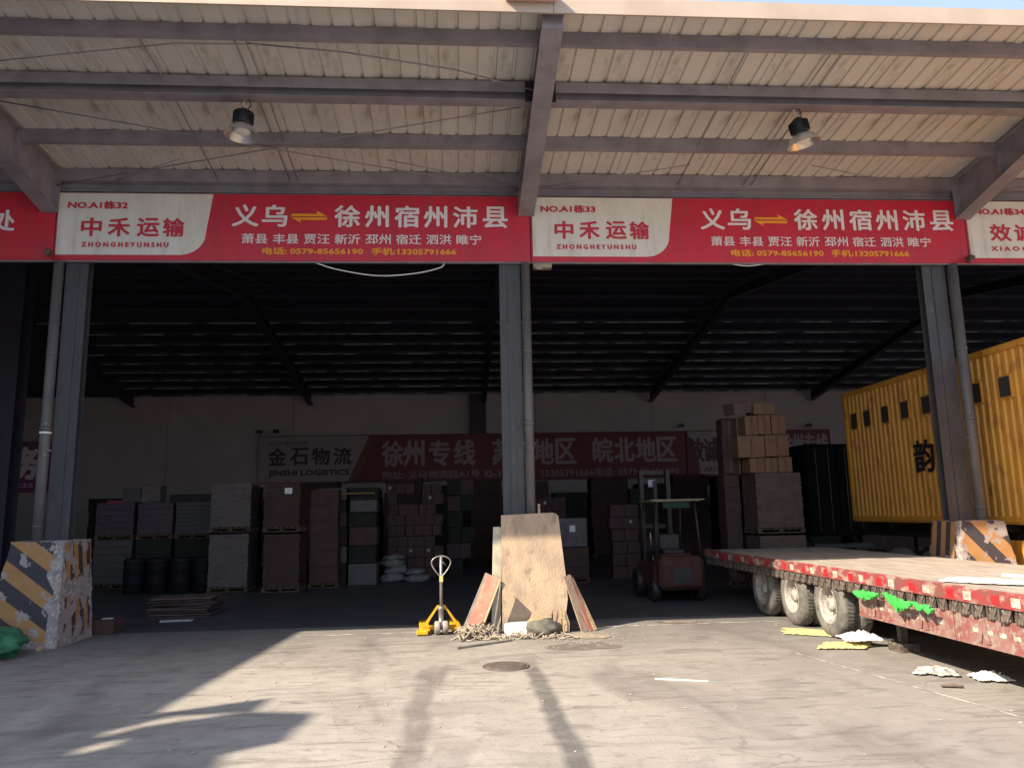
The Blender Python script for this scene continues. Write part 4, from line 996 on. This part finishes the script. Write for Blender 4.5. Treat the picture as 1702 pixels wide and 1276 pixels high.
G1 = 'wrapped pallet loads stacked on the left'
load(-10.83, -9.70, 24, 1.42, 2.52, wrapp, 'left mauve wrapped load in the upper row behind the left column', G1, 5)
load(-9.62, -8.56, 24, 1.42, 2.50, wrapp, 'middle mauve wrapped load in the upper row', G1, 5)
load(-8.50, -7.45, 24, 1.42, 2.50, wrapg, 'grey wrapped load in the upper row beside the tall cardboard stack', G1, 8)
load(-10.83, -9.70, 24, 0.01, 1.41, wrapg, 'dark wrapped load on the floor under the left mauve load', G1, 6)
load(-9.62, -8.56, 24, 0.01, 1.41, darkgreen, 'dark load on the floor under the middle mauve load', G1, 3)
load(-8.50, -7.45, 24, 0.01, 1.41, darkgreen, 'dark load on the floor under the grey wrapped load', G1, 3)
tag(carton(-10.15, -9.62, 24.2, 24.7, 2.53, 2.98, wrapg, 'wrapped_pack'), 'left of two small pale wrapped packs on top of the mauve loads', 'wrapped pack', 'small packs on the mauve loads')
tag(carton(-9.6, -9.05, 24.2, 24.7, 2.53, 3.02, wrap, 'wrapped_pack'), 'right of two small pale wrapped packs on top of the mauve loads', 'wrapped pack', 'small packs on the mauve loads')
tag(carton(-10.9, -10.2, 24.9, 25.3, 2.53, 2.62, mat('pink_band', (.35, .04, .1), rough=.5), 'pink_carton'), 'flat pink carton on top of the left mauve load', 'carton')
G2 = 'tall stacks of flat cardboard on pallets'
load(-6.84, -5.72, 21.9, 1.62, 2.93, wrap, 'upper pale wrapped cardboard stack, leftmost of the tall stacks', G2, 24, jit=.012)
load(-6.84, -5.75, 21.9, 0.01, 1.56, wrap, 'lower pale wrapped cardboard stack, leftmost of the tall stacks', G2, 26, jit=.012)
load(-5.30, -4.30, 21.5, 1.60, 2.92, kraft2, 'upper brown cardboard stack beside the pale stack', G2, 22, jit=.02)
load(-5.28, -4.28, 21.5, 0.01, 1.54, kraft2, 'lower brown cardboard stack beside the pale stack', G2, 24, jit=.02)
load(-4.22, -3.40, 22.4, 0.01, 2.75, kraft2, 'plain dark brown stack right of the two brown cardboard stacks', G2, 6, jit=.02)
o = carton(-4.72, -4.52, 21.44, 21.475, 2.62, 2.78, wht, 'paper_label', .001); tag(o, 'small white paper label on the upper brown cardboard stack', 'label')
# stack on the right behind the trailer, with loose cartons on it
load(7.50, 8.72, 19.0, 1.35, 2.86, kraft3, 'upper flat cardboard stack behind the trailer deck', G2, 24, jit=.012)
load(7.52, 8.74, 19.0, 0.01, 1.29, kraft3, 'lower flat cardboard stack behind the trailer deck', G2, 20, jit=.012)
G3 = 'loose cartons on the right cardboard stack'
labs = ['bottom left carton on the right cardboard stack', 'bottom middle carton on the right cardboard stack', 'bottom right carton on the right cardboard stack', 'large left carton in the second row on the right stack', 'large right carton in the second row on the right stack',
        'left carton of the third row on the right stack', 'middle carton of the third row on the right stack', 'right carton of the third row on the right stack', 'top carton on the right cardboard stack', 'tilted pale carton at the top left of the right stack', 'dark carton at the back left of the right stack', 'second dark carton at the back left of the right stack']
bx = [(7.42, 7.82, 2.87, 3.25), (7.83, 8.16, 2.87, 3.25), (8.17, 8.55, 2.87, 3.27), (7.16, 7.86, 3.26, 3.82), (7.88, 8.50, 3.28, 3.84), (7.38, 7.72, 3.83, 4.34), (7.73, 8.07, 3.85, 4.36), (8.09, 8.46, 3.85, 4.34), (7.62, 8.18, 4.37, 4.66), (7.05, 7.6, 4.36, 4.66), (6.98, 7.4, 2.9, 3.9), (7.0, 7.4, 3.9, 4.35)]
for i, (a, b, c, d) in enumerate(bx):
    if i in (10, 11): o = carton(a, b, 19.75, 20.2, c, d, kraft2); 
    else: o = carton(a, b-.008, 19.05+random.uniform(0, .05), 19.6, c, d-.008, kraft3 if i == 9 else kraft, rz=R(random.uniform(-2, 2)))
    if i == 9: o.rotation_euler = (R(4), R(-9), R(12)); o.location.z += .05
    tag(o, labs[i], 'carton', G3)
    g = MB(); w_ = (b-a)/2; hh = d-c; g.box(-.025, .025, -.277 if i < 10 else -.23, -.2755 if i < 10 else -.228, .0, hh-.02); tp = g.build('tape', kraft3, o)
load(7.0, 7.45, 19.9, 0.01, 2.88, kraft2, 'dark narrow stack standing behind the right cardboard stack', G2, 8, depth=.6)
# flattened cardboard on the floor
t = thing('flat_cardboard_pile', 'low pile of flattened cardboard sheets on the floor in front of the wrapped loads', 'cardboard pile', (-5.75, 17.2, 0))
for i in range(11):
    M2 = Matrix.Rotation(R(random.uniform(-7, 7)), 4, 'Z') @ Matrix.Translation((random.uniform(-.08, .08), random.uniform(-.08, .08), .006+i*.035))
    g = MB(); g.box(-.62, .62, -.45, .45, 0, .022, M2 @ Euler((R(random.uniform(-.5, .5)), R(random.uniform(-1, 1)), 0)).to_matrix().to_4x4(), ch=.002); g.build('cardboard_sheet', [kraft2, kraft3, wrapp][i % 3], t)
g = MB(); g.box(-.3, .3, -.1, .1, 0, .02, Matrix.Rotation(R(5), 4, 'Z')); o = g.build('pale_strip', litm); o.location = (-5.6, 16.2, .006); tag(o, 'pale strip on the floor before the flat cardboard pile', 'strip')
# blue drums on the floor under the upper row
for i in range(4):
    t = thing('blue_drum', ['leftmost blue plastic drum in the shade in front of the wrapped loads', 'second blue plastic drum from the left', 'third blue plastic drum from the left', 'rightmost blue plastic drum beside the tall cardboard stack'][i], 'drum', (-8.95+i*.62, 22.4, 0.005), 0, 'blue drums in front of the wrapped loads')
    g = MB(); g.lathe([(0, 0), (.27, 0), (.285, .03), (.285, .28), (.295, .30), (.285, .32), (.285, .6), (.295, .62), (.285, .64), (.285, .88), (.25, .93), (.25, .95), (0, .95)], 24); g.build('drum_body', blued, t)
    g = MB(); g.lathe([(.29, .86), (.30, .865), (.30, .90), (.29, .905)], 24); g.tube([(.12, 0, .95), (.12, 0, .98)], .03, 8); g.build('lid_ring', black, t)
# crates and mixed goods, middle left (green-grey)
G4 = 'mixed dark goods stacked in the middle of the hall'
gl = ['left column of dark green crates behind the brown stacks', 'second column of dark green crates', 'tall grey crates under the long wall sign']
z = 0.01; row = 0; names = ['bottom', 'second', 'third', 'fourth', 'fifth', 'sixth', 'top']
for k, hgt in enumerate((.62, .50, .55, .42, .36, .36)):
    for j, (a, b) in enumerate(((-4.12, -3.25), (-3.22, -2.36))):
        o = carton(a+random.uniform(0, .05), b-random.uniform(0, .05), 23+random.uniform(0, .1), 23.8, z, z+hgt-.01, [darkgreen, wrapg, darkgreen, kraft2][(k+j) % 4], 'crate', .015)
        tag(o, '%s dark crate from the floor in the %s column under the white wall sign' % (['bottom', 'second', 'third', 'fourth', 'fifth', 'topmost'][k], ['left', 'right'][j]), 'crate', G4)
    z += hgt
g = MB(); g.box(-3.5, -2.45, 22.88, 22.92, 2.62, 2.66); tag(g.build('yellow_strap', mat('old_yellow_strap', (.2, .13, .02), rough=.6)), 'yellow strap across the dark green crates', 'strap')
# the dark pile of brown cartons behind the pallet jack and the one right of the column
def carton_pile(x0, x1, y, zmax, cw, chh, label, group, seed, m=kraft2, drop=.0):
    rr = random.Random(seed); z = .01; r = 0; ORD = ['first', 'second', 'third', 'fourth', 'fifth', 'sixth', 'seventh', 'eighth', 'ninth', 'tenth']
    while z+chh < zmax:
        cc = 0; x = x0+rr.uniform(0, .1); w_ = cw*rr.uniform(.9, 1.1); h = chh*rr.uniform(.94, 1.0)
        while x+w_ < x1:
            if not (r > 6 and rr.random() < drop):
                o = carton(x+.004, x+w_-.006, y+rr.uniform(-.06, .06), y+.5, z, z+h-.004, rr.choice([m, m, kraft2, mat_mauve]), rz=R(rr.uniform(-2.5, 2.5)))
                tag(o, '%s, %s from left, %s row up' % (label, ORD[cc], ORD[r]), 'carton', group); cc += 1
                if rr.random() < .18:
                    g = MB(); g.box(-.05, .03, -.335, -.331, h*.5, h*.72); q = g.build('shipping_label', litm, o)
            x += w_; w_ = cw*rr.uniform(.85, 1.12)
        z += chh; r += 1
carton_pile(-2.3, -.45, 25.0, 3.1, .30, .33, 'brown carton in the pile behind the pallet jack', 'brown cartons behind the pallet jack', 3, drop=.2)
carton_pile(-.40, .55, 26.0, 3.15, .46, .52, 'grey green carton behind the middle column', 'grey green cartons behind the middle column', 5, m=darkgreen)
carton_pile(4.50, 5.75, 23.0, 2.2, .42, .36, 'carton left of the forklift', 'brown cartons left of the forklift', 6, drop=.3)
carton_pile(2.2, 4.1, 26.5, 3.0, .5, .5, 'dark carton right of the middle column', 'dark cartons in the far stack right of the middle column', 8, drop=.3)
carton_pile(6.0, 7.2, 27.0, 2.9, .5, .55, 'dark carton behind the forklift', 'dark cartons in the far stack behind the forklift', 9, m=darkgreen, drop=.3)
o = carton(2.87, 3.66, 22, 22.6, 1.0, 1.80, mat('grey_carton', (.14, .125, .135), (.1, .09, .1), .7)); tag(o, 'grey carton with a white paper, just right of the plywood board', 'carton')
g = MB(); g.box(-.10, .06, -.31, -.3005, .42, .60); g.build('paper_label', wht, o)
load(2.85, 3.70, 21.95, .01, .98, kraft2, 'dark low pallet load under the grey carton right of the plywood board', G4, 3)
# far row of dark stacks along the back wall
G5 = 'far row of dark stacks along the back wall'
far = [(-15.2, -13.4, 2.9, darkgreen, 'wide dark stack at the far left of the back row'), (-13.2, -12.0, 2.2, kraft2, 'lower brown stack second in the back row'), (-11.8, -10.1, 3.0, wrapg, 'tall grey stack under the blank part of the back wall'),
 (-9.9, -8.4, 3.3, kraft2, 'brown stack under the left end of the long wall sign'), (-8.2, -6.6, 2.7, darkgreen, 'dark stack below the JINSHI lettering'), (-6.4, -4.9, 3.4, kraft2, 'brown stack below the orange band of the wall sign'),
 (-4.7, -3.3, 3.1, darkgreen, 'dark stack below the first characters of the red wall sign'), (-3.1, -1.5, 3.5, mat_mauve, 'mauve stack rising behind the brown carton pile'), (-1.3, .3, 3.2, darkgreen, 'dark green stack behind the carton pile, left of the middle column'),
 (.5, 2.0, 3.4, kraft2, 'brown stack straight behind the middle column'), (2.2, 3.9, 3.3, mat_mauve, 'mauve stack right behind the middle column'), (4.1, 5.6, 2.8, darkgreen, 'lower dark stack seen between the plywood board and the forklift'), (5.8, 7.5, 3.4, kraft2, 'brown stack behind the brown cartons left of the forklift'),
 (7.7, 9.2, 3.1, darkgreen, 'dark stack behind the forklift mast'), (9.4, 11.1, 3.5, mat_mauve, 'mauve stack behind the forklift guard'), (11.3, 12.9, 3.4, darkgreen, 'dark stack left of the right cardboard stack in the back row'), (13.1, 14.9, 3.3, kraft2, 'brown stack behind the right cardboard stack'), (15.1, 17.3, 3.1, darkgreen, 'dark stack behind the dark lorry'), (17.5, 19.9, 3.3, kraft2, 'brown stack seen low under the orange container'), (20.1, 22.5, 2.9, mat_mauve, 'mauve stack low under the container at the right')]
for i, (a, b, h, m_, lab) in enumerate(far): load(a, b-.05, 33+.5*math.sin(i*2.3), .01, h, m_, lab, G5, 5+i % 3, name='far_stack', jit=.05, cat='stack', depth=1.2)
# pale sacks
for i, (x, y, z, rx, rz, dz) in enumerate(((-2.0, 24.0, .0, .38, .16, 5), (-1.25, 23.8, 0., .40, .13, -8), (-1.9, 24.1, .22, .36, .15, 12), (-2.02, 24.1, .44, .35, .13, -4), (-1.30, 24.1, .2, .33, .11, 20), (-1.98, 24.15, .64, .34, .10, 3))):
    o = lump('pale_sack', (x, y, z+.004), (rx, .28, rz), bagm, i*3.1+1, 3, amp=.3, fr=1.8); o.rotation_euler = (0, R(random.uniform(-6, 6)), R(dz))
    tag(o, ['bottom left pale sack at the foot of the brown carton pile', 'bottom right pale sack nearest the pallet jack handle', 'second pale sack up in the left heap', 'third pale sack up in the left heap', 'upper pale sack of the right pair', 'topmost pale sack of the left heap'][i], 'sack', 'pale sacks before the brown cartons')

# ------------------------------------------------------------------ the neighbouring building that shades the lane, left of and behind the lens
nb_ = thing('neighbour_building', 'pale rendered building left of the lane, outside the photo, shading the left of the yard', 'building')
g = MB(); g.prism([(-40, 2.1), (-14.72, 2.1), (-14.32, 7.95), (-40, 7.95)], 0, 11, 'z'); g.box(-40, -16.0, .0, 2.1, 0, 11); g.box(-40, -13.72, -30, -.002, 0, 11, ch=.02); g.build('walls', nwall, nb_)
plates = [[(-15.65, 1.56), (-14.74, 2.08), (-13.94, 2.64), (-13.97, 2.06), (-14.49, 1.97), (-14.84, 1.53)],
 [(-15.32, 0.94), (-14.88, 1.22), (-14.50, 1.68), (-14.05, 2.04), (-13.93, 2.06), (-13.27, 1.91), (-13.27, 1.43), (-14.02, 1.62), (-14.50, 1.32), (-14.88, 0.96)],
 [(-15.35, 0.44), (-14.88, 0.70), (-14.49, 1.04), (-14.46, 1.40), (-14.0, 1.70), (-13.3, 1.52), (-13.26, 1.38), (-13.28, 0.96), (-13.74, 0.63), (-13.63, 0.0), (-15.72, 0.28)],
 [(-16.2, -.1), (-14.98, -.1), (-14.98, 2.12), (-16.2, 2.12)]]
for i, p in enumerate(plates):  # unseen plates added to cast the shadow's jagged edge and light slots
    g = MB(); q_ = (.06, .0, -.06, .06+.06)[i]; p = [(a+(.30 if a > -14.4 else 0), b) for a, b in p]; g.prism(p, 10.88+q_, 10.93+q_, 'z'); g.build('shadow_plate', nwall, nb_)
for k in range(6):
    for z in (2.2, 5.2, 8.2):
        g = MB(); yy = -26+k*4.4; g.box(-13.74, -13.70, yy, yy+1.8, z, z+1.5); f = g.build('window_frame', colm, nb_)
        g = MB(); g.box(-13.70, -13.69, yy+.08, yy+.86, z+.08, z+1.42); g.box(-13.70, -13.69, yy+.94, yy+1.72, z+.08, z+1.42); g.build('pane', dark, f)
